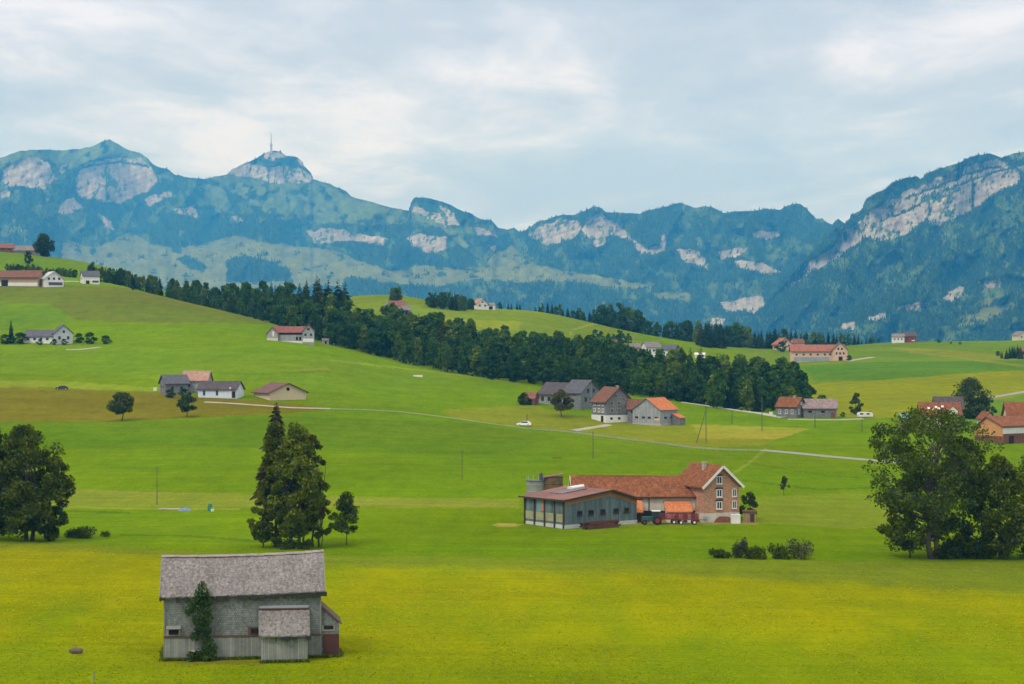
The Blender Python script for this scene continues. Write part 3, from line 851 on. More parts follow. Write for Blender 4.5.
# leftmost group
near_tree(26, 541, 119, 'broadleaf_tree', 'tall dense dark green tree filling the left edge of the near meadow',
          lambda h: broad_data(101, h, h * .36, h * .10, 95, 15000, .26, 'round', tr=.34, stems=((0, 0), (.9, .3)), nlimb=26, cs=.24), BROAD_D)
near_tree(-8, 541, 112, 'broadleaf_tree', 'dark tree cut off by the left edge of the picture, behind the tall dense one',
          lambda h: broad_data(102, h, h * .40, h * .08, 70, 9000, .28, 'round', tr=.3, nlimb=18), BROAD_D, back=3)
near_tree(50, 540, 86, 'broadleaf_tree', 'lower dark tree leaning against the right side of the tall left-edge tree',
          lambda h: broad_data(103, h, h * .26, h * .05, 50, 7000, .24, 'column', tr=.2, nlimb=14, lean=(.05, 0)), BROAD_D, back=-2)
p = hit(80, 538)
put('shrub', shrub_mesh('shrub', 104, 5.4, 3, 2.2, 1500, .16, BROAD_D), p, label='low dark shrub at the foot of the left-edge trees', cat='shrub')
p = hit(105, 537)
put('shrub', shrub_mesh('shrub', 105, 1.6, 1.4, 1.2, 300, .12, BROAD_M), p, label='tiny green shrub standing alone right of the left-edge trees', cat='shrub')

# group behind the old barn
near_tree(276, 548, 141, 'conifer_tree', 'tall narrow conifer with reddish brown tip topping the tree group behind the old barn',
          lambda h: conifer_data(110, h, h * .115, h * .42, 46, 19, .42, .55), CONI_R, back=3)
near_tree(295, 549, 131, 'broadleaf_tree', 'tallest broadleaf tree in the middle of the group behind the old barn',
          lambda h: broad_data(111, h, h * .205, h * .10, 150, 22000, .21, 'column', tr=.26, stems=((-.6, 0), (.7, .4)), nlimb=28, cs=.30), BROAD_M)
near_tree(310, 548, 116, 'broadleaf_tree', 'airy reddish-twigged tree on slim trunks, right in the group behind the old barn',
          lambda h: broad_data(112, h, h * .165, h * .16, 90, 9500, .21, 'column', tr=.17, stems=((-.8, 0), (.5, .3), (1.5, 0)), nlimb=20, cs=.27), foliage('leaves_bronze', (0.100, 0.098, 0.022)), back=1.5)
near_tree(275, 548, 131, 'broadleaf_tree', 'dark broadleaf tree hugging the reddish conifer behind the old barn',
          lambda h: broad_data(113, h, h * .15, h * .05, 100, 12500, .22, 'taper', tr=.2, nlimb=18), BROAD_D, back=1)
near_tree(262, 547, 54, 'broadleaf_tree', 'low spreading tree at the left foot of the group behind the old barn',
          lambda h: broad_data(114, h, h * .23, h * .15, 40, 5000, .2, 'round', tr=.14, nlimb=14), BROAD_M, back=-1)
near_tree(321, 548, 52, 'broadleaf_tree', 'small leafy tree under the airy tree, between it and the lone small tree',
          lambda h: broad_data(116, h, h * .28, h * .22, 30, 2600, .2, 'column', tr=.1, nlimb=10), BROAD_M, back=1)
near_tree(346, 545, 53, 'broadleaf_tree', 'small round-headed tree on a thin trunk right of the group behind the old barn',
          lambda h: broad_data(115, h, h * .36, h * .26, 42, 4200, .19, 'cone', tr=.1, nlimb=16, cs=.3), BROAD_M)
for px, s, lb in ((283, 1.0, 'low dark shrub between the trunks behind the old barn'), (302, .8, 'smaller dark shrub right of the trunks behind the old barn')):
    put('shrub', shrub_mesh('shrub', 118 + px, 3.6 * s, 2.4, 2.1 * s, 900, .16, BROAD_D), hit(px, 549), label=lb, cat='shrub')

# right hand group
near_tree(932, 559, 153, 'broadleaf_tree', 'big spreading tree with an open crown and forked dark trunk right of the near meadow',
          lambda h: broad_data(120, h, h * .43, h * .30, 125, 18500, .22, 'vase', tr=.42, stems=((0, 0), (.6, .3)), nlimb=60, cs=.19, hollow=.25, squash=.7), BROAD_M)
near_tree(910, 559, 66, 'broadleaf_tree', 'low leafy tree under the left boughs of the big spreading tree',
          lambda h: broad_data(124, h, h * .52, h * .18, 44, 5200, .22, 'round', tr=.14, nlimb=12, lean=(.05, 0)), BROAD_D, back=2)
near_tree(962, 558, 122, 'broadleaf_tree', 'dense dark tree directly right of the big spreading tree',
          lambda h: broad_data(121, h, h * .27, h * .04, 80, 11000, .25, 'column', tr=.22, nlimb=18), BROAD_D, back=3)
near_tree(1000, 559, 106, 'broadleaf_tree', 'dark leafy tree near the right edge of the picture with twiggy lower boughs',
          lambda h: broad_data(122, h, h * .30, h * .05, 80, 10000, .25, 'round', tr=.22, nlimb=18), BROAD_D, back=1)
near_tree(1036, 560, 112, 'broadleaf_tree', 'olive-tinged tree cut off by the right edge of the picture',
          lambda h: broad_data(123, h, h * .34, h * .06, 70, 9000, .25, 'round', tr=.25, nlimb=16), BROAD_M, back=2)
for px, s, lb in ((950, 1.0, 'dark shrub at the foot of the dense tree on the right'), (980, 1.1, 'wide dark shrub filling the foot of the right-edge trees')):
    put('shrub', shrub_mesh('shrub', 128 + px, 5 * s, 3, 3.2 * s, 1300, .2, BROAD_D), hit(px, 559), label=lb, cat='shrub')

# bushes in front of the big farm
for px, py, wpx, hpx, leaf, lb in ((719, 558, 20, 8, BROAD_D, 'low flat dark bush, leftmost in the row in the meadow before the big farm'), (740, 558, 15, 21, GREYG, 'tall feathery grey-green bush in the meadow before the big farm'),
                                   (755, 559, 19, 13, BROAD_D, 'round dark bush in the middle of the row before the big farm'), (779, 559, 17, 14, BROAD_M, 'loose mid-green bush left of the widest bush in the row before the big farm'),
                                   (797, 559, 30, 20, GREYG, 'widest grey-green bush at the right end of the row before the big farm')):
    q = hit(px, py); k = q.y / F
    put('bush', shrub_mesh('bush', px, wpx * k, wpx * k * .7, hpx * k * 1.15, 1500, .13 if leaf is GREYG else .16, leaf, 11), q, label=lb, cat='bush', group='bushes in the meadow before the big farm')

# single trees in the fields
near_tree(122, 421, 30, 'broadleaf_tree', 'round fruit tree in the ochre field, the larger and left of two',
          lambda h: broad_data(130, h, h * .50, h * .30, 46, 4200, .3, 'round', tr=.2, nlimb=16, squash=.7), BROAD_D)
near_tree(187, 417, 22, 'broadleaf_tree', 'smaller fruit tree in the ochre field, the right of two',
          lambda h: broad_data(131, h, h * .46, h * .30, 36, 3000, .28, 'round', tr=.16, nlimb=14, squash=.7), BROAD_D)
near_tree(561, 417, 27, 'broadleaf_tree', 'round olive-brown tree on the meadow left of the tall grey house',
          lambda h: broad_data(132, h, h * .46, h * .22, 46, 4600, .26, 'round', tr=.16, nlimb=14), OLIVE)
near_tree(784, 496, 20, 'broadleaf_tree', 'thin young tree standing alone in the meadow right of the big farm',
          lambda h: broad_data(133, h, h * .30, h * .34, 20, 700, .17, 'round', tr=.07, nlimb=12), OLIVE)
near_tree(970, 423, 40, 'broadleaf_tree', 'dark round tree between the red-roofed house and the orange barn',
          lambda h: broad_data(134, h, h * .44, h * .04, 70, 7000, .36, 'round', tr=.25, nlimb=12, cs=.36), BROAD_D, back=25)
near_tree(988, 423, 22, 'broadleaf_tree', 'small dark tree right of the round tree behind the orange barn',
          lambda h: broad_data(135, h, h * .42, h * .06, 30, 2000, .3, 'round', tr=.15, nlimb=8), BROAD_D, back=22)
near_tree(856, 416, 22, 'broadleaf_tree', 'small upright dark tree right of the farm below the yellow hill',
          lambda h: broad_data(136, h, h * .32, h * .05, 30, 2200, .32, 'column', tr=.15, nlimb=8), BROAD_D, back=8)
near_tree(524, 405, 12, 'shrub', 'dark green bush at the left end of the long dark-roofed farm',
          lambda h: broad_data(137, h, h * .6, h * .03, 24, 1500, .26, 'round', tr=.12, nlimb=6), BROAD_D, cat='shrub')
near_tree(749, 521, 27, 'shrub', 'tall dark shrub against the right side of the brick house',
          lambda h: broad_data(138, h, h * .38, h * .03, 34, 2600, .17, 'column', tr=.08, nlimb=8), BROAD_D, back=5, cat='shrub')
p = at(44, 1262); hh = (CY - 234) / F * p.y - p.z
parted_tree('broadleaf_tree', broad_data(139, hh, hh * .44, hh * .04, 60, 4200, .55, 'round', tr=.3, nlimb=8, cs=.36), BROAD_D, p, 0, 'round dark tree on the skyline right of the hilltop barn')
print('skyline tree', round(hh, 1))
near_tree(28, 264, 13, 'broadleaf_tree', 'narrow dark tree on the slope below the hilltop barn',
          lambda h: broad_data(140, h, h * .34, h * .12, 26, 1400, .4, 'column', tr=.2, nlimb=6), BROAD_D)

# ---- woods: every tree an object, sharing a few meshes
FIR = [merged_tree('conifer_tree', conifer_data(200 + i, 1 * 24., 24 * w_, 24 * .05, 30, 13, .40), foliage('wood_needles', (0.024, 0.058, 0.018), trans=.1) if i != 2 else CONI_M) for i, w_ in enumerate((.19, .23, .21))]
BRO = [merged_tree('broadleaf_tree', broad_data(210 + i, 20., 20 * w_, 1.0, 46, 2600, .62, sh, tr=.25, nlimb=6, cs=.26), lf)
       for i, (w_, sh, lf) in enumerate(((.30, 'column', WOOD_D), (.26, 'column', WOOD_M), (.34, 'round', WOOD_M), (.30, 'taper', WOOD_P), (.36, 'round', WOOD_D)))]


def wood_tree(kind, px, D, hm, label, group, mesh=None):
    p = at(px, D)
    if kind == 'fir':
        me = mesh or random.choice(FIR); s = hm / 24.0; nm = 'conifer_tree'
    else:
        me = mesh or BRO[random.choices(range(5), [.20, .28, .20, .18, .14])[0]]; s = hm / 20.0; nm = 'broadleaf_tree'
    k = random.uniform(.85, 1.15) * (1.7 if mesh is not None else 1.0)
    o = put(nm, me, p, s * k, random.uniform(0, 6.28), label, 'tree', group, sz=s)
    return o


# the long wood across the valley: its front edge follows the brow of the meadow
EDGE = [(168, 291), (185, 297), (205, 304), (230, 312), (255, 318), (277, 325), (300, 331), (318, 337), (345, 346), (370, 352), (400, 361), (430, 366), (460, 371), (490, 377), (520, 381), (545, 385), (575, 388), (600, 391), (640, 397), (680, 402), (720, 408), (760, 412), (790, 415), (812, 416)]
EDGED = [(168, 1090), (230, 1050), (280, 985), (320, 890), (400, 850), (500, 800), (640, 765), (720, 735), (812, 715)]
TOPS = [(165, 280), (176, 276), (190, 277), (205, 281), (225, 283), (240, 279), (262, 279), (290, 279), (305, 276), (318, 275), (330, 274), (345, 279), (352, 287), (358, 303), (372, 303), (385, 300), (395, 301), (405, 309), (420, 310), (437, 309), (447, 317), (465, 318), (480, 322), (500, 325), (520, 328), (540, 329), (556, 331), (575, 334), (596, 333), (610, 338), (630, 342), (650, 348), (670, 348), (690, 344), (705, 348), (720, 347), (735, 352), (750, 353), (765, 356), (775, 354), (790, 358), (800, 366), (806, 378), (816, 388), (824, 396)]
NW = 0
for row, (back, n, top) in enumerate(((6, 74, .60), (28, 74, .78), (60, 70, .97), (100, 50, 1.02))):
    for k in range(n):
        px = 166 + (812 - 166) * (k + random.uniform(.1, .9)) / n
        e = np.interp(px, *zip(*EDGE)); D = np.interp(px, *zip(*EDGED)) + back + random.uniform(-8, 8)
        p = at(px, D)
        ty = np.interp(px, *zip(*TOPS))
        ty = e + (ty - e) * top + random.uniform(0, 5) + (random.random() < .3) * 3
        hm = (CY - ty) / F * D - p.z
        hm = max(5, min(36, hm))
        firs = .75 if 298 < px < 352 else (.55 if 690 < px < 735 else .16)
        if row == 0: firs *= .4
        if row == 3 and 355 < px < 400: continue
        kind = 'fir' if random.random() < firs else 'broad'
        wood_tree(kind, px, D, hm, 'dark conifer among the trees of the long wood across the valley' if kind == 'fir' else 'leafy tree in the long wood across the valley',
                  'conifers of the long wood' if kind == 'fir' else 'broadleaf trees of the long wood')
        NW += 1


def tree_row(pts, dpts, n, hpx, firs, lab_fir, lab_bro, group, jd=12, jit=3):
    x0, x1 = pts[0][0], pts[-1][0]
    for k in range(n):
        px = x0 + (x1 - x0) * (k + random.uniform(.15, .85)) / n
        D = np.interp(px, *zip(*dpts)) + random.uniform(-jd, jd)
        p = at(px, D); ty = np.interp(px, *zip(*pts)) + random.uniform(-1, 1) * jit
        hm = max(3.0, (CY - ty) / F * D - p.z)
        f = random.random() < firs
        wood_tree('fir' if f else 'broad', px, D, hm, lab_fir if f else lab_bro, group)


# hedge and trees behind the top farms on the left hill
tree_row([(5, 264), (30, 265), (36, 264), (42, 268), (60, 268), (77, 270)], [(5, 1125), (80, 1090)], 30, 0, 0, '', 'dark bushy tree in the hedge line above the hilltop barn on the left', 'hedge trees above the hilltop farm', 6, 1.2)
tree_row([(86, 267), (93, 262), (100, 268), (120, 268), (130, 271), (135, 275), (160, 276)], [(86, 1075), (135, 1075), (160, 1085)], 26, 0, .25, 'conifer in the tree line right of the small white hilltop house', 'leafy tree in the tree line right of the small white hilltop house', 'tree line right of the white hilltop house', 8, 1.5)
# centre hill
tree_row([(429, 293), (440, 292), (455, 292), (463, 296), (474, 299)], [(429, 1225), (474, 1235)], 18, 0, .35, 'dark conifer in the copse on the brow of the centre hill', 'leafy tree in the copse on the brow of the centre hill', 'copse on the centre hill', 12, 1.2)
tree_row([(496, 303), (508, 302), (522, 303)], [(496, 1270), (522, 1280)], 6, 0, .5, 'conifer beside the white house on the centre hill brow', 'leafy tree beside the white house on the centre hill brow', 'trees beside the white brow house', 8, 1)
tree_row([(533, 305), (545, 303), (560, 306), (585, 310), (606, 305), (618, 303), (640, 312), (650, 322), (690, 322), (716, 322), (735, 324), (752, 329), (775, 328), (790, 328), (800, 332), (818, 331), (842, 333), (866, 337), (880, 338)],
         [(533, 1340), (640, 1360), (740, 1400), (800, 1440), (880, 1500)], 84, 0, .55, 'dark conifer in the belt of trees behind the centre and right hills', 'leafy tree in the belt of trees behind the centre and right hills', 'tree belt behind the hills', 22, 2.5)
tree_row([(392, 287), (400, 287)], [(390, 1215), (402, 1215)], 4, 0, 0, '', 'dark tree behind the red-roofed house on the centre hill', 'trees behind the red-roofed hill house', 4, 1)
tree_row([(594, 331), (600, 329), (606, 333), (624, 331), (630, 334)], [(594, 1150), (630, 1150)], 7, 0, 0, '', 'round dark tree left of the white farm on the centre hill', 'trees left of the white hill farm', 8, 2)
tree_row([(700, 322), (710, 322), (722, 326)], [(700, 1260), (722, 1260)], 6, 0, .7, 'tall dark conifer right of the white farm on the centre hill', 'tall leafy tree right of the white farm on the centre hill', 'tall trees right of the white hill farm', 12, 2)
# right edge conifers, farm trees
tree_row([(1001, 350), (1005, 349), (1011, 346), (1018, 343), (1023, 346)], [(1001, 1150), (1023, 1150)], 7, 0, .9, 'small conifer in the clump at the right edge on the far hill', 'small bushy tree in the clump at the right edge on the far hill', 'clump at the right edge', 6, 1)
tree_row([(818, 396), (826, 396), (834, 404)], [(818, 735), (834, 735)], 5, 0, .1, 'conifer behind the farm below the yellow hill', 'leafy tree right behind the farm below the yellow hill', 'trees behind the farm below the yellow hill', 6, 2)
for px, py, hp, D, kind, lb in ((11, 343, 23, 0, 'fir', 'dark pointed conifer left of the slate-roofed farm on the left hill'), (5, 344, 10, 0, 'b', 'low dark tree at the far left of the slate-roofed farm'), (20, 344, 12, 0, 'b', 'bushy tree between the conifer and the slate-roofed farm'),
                                (79, 343, 10, 0, 'b', 'bush at the right end of the slate-roofed farm'), (90, 344, 12, 0, 'b', 'leafy garden tree right of the slate-roofed farm'), (106, 344, 9, 0, 'b', 'clipped dark garden tree, far right of the slate-roofed farm'),
                                (782, 352, 11, 0, 'b', 'small dark tree between the two pink farms on the right hill'), (849, 361, 6, 0, 'b', 'bush at the right end of the long pink farm'), (170, 398, 9, 0, 'b', 'green bush before the grey barn of the hamlet on the left'), (184, 398, 10, 0, 'b', 'wider green bush between the grey barn and the white-walled stable'),
                                (939, 343, 4, 0, 'b', 'lone shrub on the brow of the right hill, the darkest of three'), (951, 344, 2.6, 0, 'b', 'tiny middle shrub on the brow of the right hill'), (960, 344.6, 2.8, 0, 'b', 'tiny last shrub on the brow of the right hill'), (998, 356, 5, 0, 'b', 'lone bush left of the conifer clump at the right edge'),
                                (133, 290, 4, 0, 'b', 'low dark bush on the olive field below the hilltop house'), (870, 417, 6, 0, 'b', 'hedge bush right of the white trailer'), (843, 417, 5, 0, 'b', 'hedge bush left of the white trailer')):
    q = hit(px, py)
    wood_tree('fir' if kind == 'fir' else 'broad', px, q.y, hp * q.y / F, lb, None, None if kind == 'fir' else BRO[4])
print('wood trees', NW)


# ------------------------------------------------------------------ building materials
GLASS = glassmat()
WHITE = plain('white_paint', (0.72, 0.71, 0.68), .8, .12)
CREAM = plain('cream_plaster', (0.62, 0.55, 0.42), .85, .15)
PEACH = plain('peach_shingles', (0.62, 0.42, 0.31), .85, .2)
DARK = plain('dark_opening', (0.02, 0.018, 0.016), .9, .3)
DKWOOD = courses('dark_wood', (0.07, 0.05, 0.038), (4.0, .2), swap=True, var=.3)
GREYSH = courses('grey_shingles', (0.20, 0.205, 0.21), (.3, .28), var=.3, stain=.4)
PALEGREY = courses('pale_grey_boards', (0.33, 0.345, 0.36), (4.0, .24), swap=True, var=.2, stain=.3)
BLUEGREY = courses('blue_grey_boards', (0.13, 0.18, 0.185), (5.0, .34), swap=True, var=.28, stain=.35)
WOODRED = courses('red_brown_boards', (0.20, 0.085, 0.05), (3.0, .22), swap=True, var=.3)
TANWOOD = courses('tan_boards', (0.33, 0.23, 0.14), (4.0, .25), swap=True, var=.25)
BRICK = courses('pink_brick', (0.48, 0.25, 0.15), (.5, .22), mortar=(.34, .22, .16), msize=.03, var=.28, stain=.35)
STONE = plain('rubble_plinth', (0.42, 0.39, 0.34), .9, .35, 1.5)
R_RED = courses('red_tiles', (0.21, 0.074, 0.028), (.45, .42), var=.45, stain=.7, spots=(0.30, 0.11, 0.045), spot_scale=1.3)
R_ORANGE = courses('orange_tiles', (0.50, 0.165, 0.060), (.4, .38), var=.2, stain=.25)
R_BROWN = courses('brown_tiles', (0.175, 0.078, 0.048), (.45, .42), var=.3, stain=.5)
R_DARK = courses('dark_slates', (0.085, 0.07, 0.075), (.5, .4), var=.3, stain=.4)
R_SLATE = courses('blue_slates', (0.10, 0.10, 0.12), (.5, .4), var=.25, stain=.4)
R_GREY = courses('grey_weathered_tiles', (0.20, 0.175, 0.17), (.5, .45), var=.3, stain=.5)
R_PINK = courses('faded_pink_tiles', (0.38, 0.22, 0.17), (.5, .45), var=.25, stain=.5)
R_RUST = courses('rust_red_metal_sheets', (0.205, 0.085, 0.062), (9.0, .5), swap=False, var=.3, stain=.55, rough=.6)
ORANGEWALL = plain('orange_plaster', (0.56, 0.27, 0.11), .85, .15)


def T(o, r):
    return Matrix.Translation(Vector(o)) @ Matrix.Rotation(r, 4, 'Z')


def volume(root, L, W, he, hr, wall, roof, o=(0, 0, 0), r=0.0, ro=0.0, over=.5, th=.22, deep=1.6, plinth=None, names=('wall', 'roof'), he2=None, fascia=None, gable=None):
    """a gabled volume with its ridge along local x. ro shifts the ridge across, he2 is the eave height at the back"""
    M = T(o, r); he2 = he if he2 is None else he2
    a, b = L / 2, W / 2
    z0 = -deep
    m = MB()
    for s in (-1, 1):
        pts = [(s * a, -b, z0), (s * a, b, z0), (s * a, b, he2), (s * a, ro, hr), (s * a, -b, he)]
        m.poly(pts if s > 0 else pts[::-1], 1 if gable else 0)
    m.poly([(-a, -b, z0), (a, -b, z0), (a, -b, he), (-a, -b, he)])
    m.poly([(a, b, z0), (-a, b, z0), (-a, b, he2), (a, b, he2)])
    wo = m.xf(M).build(names[0], [wall, gable] if gable else wall, root)
    m = MB()
    for s in (-1, 1):
        h_ = he if s < 0 else he2
        run = b + s * -ro if s < 0 else b - ro
        run = (b + ro) if s < 0 else (b - ro)
        sl = (hr - h_) / run
        y1 = s * (b + over); z1 = h_ - sl * over
        X = a + over
        up = th * math.sqrt(1 + sl * sl)
        e = .003
        n = 10
        xs = [-X + 2 * X * i / n for i in range(n + 1)]
        sag = lambda x: -.012 * L * .5 * (1 - (x / X) ** 2)
        for x0, x1 in zip(xs[:-1], xs[1:]):
            q = [(x0, y1, z1 + e), (x1, y1, z1 + e), (x1, ro, hr + e + sag(x1)), (x0, ro, hr + e + sag(x0))]
            t = [(p[0], p[1], p[2] + up) for p in q]
            m.poly(t if s < 0 else t[::-1]); m.poly(q[::-1] if s < 0 else q)
            f = [q[0], q[1], t[1], t[0]]; m.poly(f if s < 0 else f[::-1], 1)
        for x in (-X, X):
            q = [(x, y1, z1 + e), (x, ro, hr + e), (x, ro, hr + up + e), (x, y1, z1 + up + e)]
            m.poly(q if (x > 0) == (s < 0) else q[::-1], 1)
    ro_ = m.xf(M).build(names[1], [roof, fascia or roof], root)
    if plinth:
        ph, pm = plinth
        m = MB()
        z_ = (ph - deep) / 2
        for c, d in (((0, -b - .03, z_), (L + .14, .08, ph + deep)), ((0, b + .03, z_), (L + .14, .08, ph + deep)), ((-a - .03, 0, z_), (.08, W - .03, ph + deep)), ((a + .03, 0, z_), (.08, W - .03, ph + deep))):
            m.box(c, d)
        m.xf(M).build('plinth', pm, root)
    return dict(root=root, L=L, W=W, M=M, roof=ro_, he=he, hr=hr)


def face_frame(v, side):
    a, b = v['L'] / 2, v['W'] / 2
    return {'f': (Vector((0, -b, 0)), 0.0), 'b': (Vector((0, b, 0)), math.pi), 'r': (Vector((a, 0, 0)), math.pi / 2), 'l': (Vector((-a, 0, 0)), -math.pi / 2)}[side]


def window(v, side, u, z, w, h, frame=None, far=False, name='window', pane=None, proud=.04):
    """frame standing proud of the wall with its pane behind; u runs to the right as one looks at that side"""
    c, r = face_frame(v, side)
    M = v['M'] @ T(c, r)
    if far:
        MB().box((u, -proud, z), (w, .1, h)).xf(M).build(name, pane or GLASS, v['root']); return
    t = max(.10, w * .12)
    m = MB()
    for cx_, cz_, dx, dz in ((u - w / 2 + t / 2, z, t, h), (u + w / 2 - t / 2, z, t, h), (u, z + h / 2 - t / 2, w - 2 * t, t), (u, z - h / 2 + t / 2, w - 2 * t, t), (u, z, t * .6, h - 2 * t)):
        m.box((cx_, -proud - .03, cz_), (dx, .16, dz))
    f = m.xf(M).build(name, frame or WHITE, v['root'])
    MB().box((u, -proud + .01, z), (w - t, .06, h - t)).xf(M).build('pane', pane or GLASS, f)
    MB().box((u, -proud - .09, z - h / 2 - .06), (w + .2, .26, .08)).xf(M).build('sill', frame or WHITE, f)


def panel(v, side, u, z, w, h, mat, name, proud=.05, th=.1):
    c, r = face_frame(v, side)
    return MB().box((u, -proud, z), (w, th, h)).xf(v['M'] @ T(c, r)).build(name, mat, v['root'])


def chimney(v, x, y, zb, h, mat=None, s=.7):
    M = v['M']
    m = MB(); m.box((x, y, zb + h / 2), (s, s, h)); m.box((x, y, zb + h + .06), (s * 1.3, s * 1.3, .14))
    return m.xf(M).build('chimney', mat or STONE, v['roof'])


def lot(px, py, back=0.0, dz=0.0):
    p = hit(px, py)
    k = p.y / F
    q = Vector((p.x * (p.y + back) / p.y, p.y + back, p.z + dz))
    return q, k


# ------------------------------------------------------------------ the old barn in the foreground
q, k = lot(243, 659, 4.6)
BR = R(7.5)
SHING = courses('weathered_wall_shingles', (0.205, 0.222, 0.218), (.22, .24), var=.22, stain=.5, spots=(.10, .095, .085))
ROOFSH = courses('mossy_roof_shingles', (0.215, 0.195, 0.19), (.18, .38), var=.26, msize=.012, mortar=(.14, .125, .12), stain=.75, spots=(.095, .092, .085), axis='x', spot_scale=3.4, spot_lo=.53)
ROOFSH2 = courses('lichened_shed_shingles', (0.21, 0.197, 0.187), (.18, .32), var=.22, msize=.012, mortar=(.15, .13, .125), stain=.6, spots=(.09, .06, .045), axis='x', spot_scale=2.6, spot_lo=.54)
BOARD = plain('silvery_boards', (0.26, 0.275, 0.25), .9, .30, 1.1)
BOARD2 = plain('darker_boards', (0.215, 0.228, 0.21), .9, .3, 1.1)
BOARD3 = plain('pale_boards', (0.305, 0.325, 0.30), .9, .22, 1.1)
BEAM = plain('red_brown_beam', (0.13, 0.075, 0.055), .9, .4)
FLASH = plain('zinc_flashing', (0.33, 0.37, 0.41), .5, .2)
RUSTY = plain('rusty_brown_door', (0.085, 0.035, 0.028), .9, .4, .8)
PALEW = plain('pale_trim', (0.31, 0.295, 0.265), .9, .25)
L, W, he, hr = 16.2, 9.2, 6.95, 10.3
root = empty('barn', q, BR, label='old weathered grey wooden barn with mossy shingle roof alone in the foreground meadow', cat='barn')
rg = random.Random(5)
# walls
m = MB()
for s in (-1, 1):
    pts = [(s * L / 2, -W / 2, -1.2), (s * L / 2, W / 2, -1.2), (s * L / 2, W / 2, he), (s * (L / 2), 0, hr), (s * L / 2, -W / 2, he)]
    m.poly(pts if s > 0 else pts[::-1])
m.poly([(-L / 2, -W / 2, -1.2), (L / 2, -W / 2, -1.2), (L / 2, -W / 2, he), (-L / 2, -W / 2, he)])
m.poly([(L / 2, W / 2, -1.2), (-L / 2, W / 2, -1.2), (-L / 2, W / 2, he), (L / 2, W / 2, he)])
m.build('wall', SHING, root)
# upright boards along the foot of the front wall, each of its own width, length and tone
m = MB(); x = -L / 2
while x < L / 2 - .05:
    wd = min(rg.uniform(.16, .30), L / 2 - x)
    lo = rg.uniform(-.5, .12) if rg.random() < .8 else .25
    hi = 2.32 + rg.uniform(-.03, .03)
    m.box((x + wd / 2, -W / 2 - .05 - rg.uniform(0, .03), (lo + hi) / 2), (wd - .025, .05, hi - lo), mi=rg.choices((0, 1, 2), (.55, .25, .2))[0]); x += wd
m.build('board_skirt', [BOARD, BOARD2, BOARD3], root)
m = MB(); m.box((0, -W / 2 - .09, 2.42), (L + .1, .16, .17)); m.build('rail_beam', BEAM, root)
m = MB()
for x in (-L / 2 + .06, L / 2 - .06): m.box((x, -W / 2 - .07, 3.3), (.18, .1, 6.7))
m.build('corner_board', BOARD2, root)
# roof: warped shingle sheets with a broken eave
def roof_sheet(name, L_, yE, zE, yR, zR, mat, par, seed, ox=0.0, th=.16, nx=54, ny=14, rag=True, sagv=.18, tilt=0.0):
    rr = np.random.default_rng(seed)
    xs = np.linspace(-L_ / 2, L_ / 2, nx + 1); ts = np.linspace(0, 1, ny + 1)
    Xg, Tg = np.meshgrid(xs, ts)
    Yg = yE + (yR - yE) * Tg; Zg = zE + (zR - zE) * Tg
    Zg = Zg - sagv * (1 - (2 * Xg / L_) ** 2) * (.4 + .6 * Tg) + (fbm(Xg * .9 + seed, Tg * 5, 3) - .5) * .16 + tilt * Xg / L_
    if rag: Yg[0] += -np.sign(yR - yE) * (rr.random(nx + 1) - .5) * .22
    top = np.stack([Xg + ox, Yg, Zg + th], -1).reshape(-1, 3); bot = np.stack([Xg + ox, Yg, Zg], -1).reshape(-1, 3)
    nc = nx + 1; n0 = len(top)
    fl = [tuple(f) for f in gridfaces(ny + 1, nc)]
    if yR < yE: fl = [f[::-1] for f in fl]
    fs = fl + [tuple(n0 + i for i in f[::-1]) for f in fl]
    rim = [j for j in range(nc)] + [i * nc + nc - 1 for i in range(1, ny + 1)] + [ny * nc + j for j in range(nc - 2, -1, -1)] + [i * nc for i in range(ny - 1, 0, -1)]
    for a_, b_ in zip(rim, rim[1:] + rim[:1]):
        fs.append((a_, n0 + a_, n0 + b_, b_) if yR > yE else (b_, n0 + b_, n0 + a_, a_))
    mb = MB(); mb.v = [tuple(p) for p in np.concatenate([top, bot])]; mb.f = fs; mb.m = [0] * len(fs)
    if rag:
        x = -L_ / 2
        while x < L_ / 2:      # loose butt ends over the eave, coloured dark to draw its shadow line
            wd = rr.uniform(.12, .5)
            if rr.random() < .7:
                ln = rr.uniform(.2, .6); zz = zE + tilt * x / L_ - sagv * (1 - (2 * x / L_) ** 2) * .4
                mb.box((x + wd / 2 + ox, yE - math.copysign(.06, yR - yE), zz + .02 - ln * .38), (wd, .09, ln), mi=1)
            x += wd
    return mb.build(name, [mat, plain('ragged_eave_shade', (0.035, 0.038, 0.03), .95, .5, 2)], par)


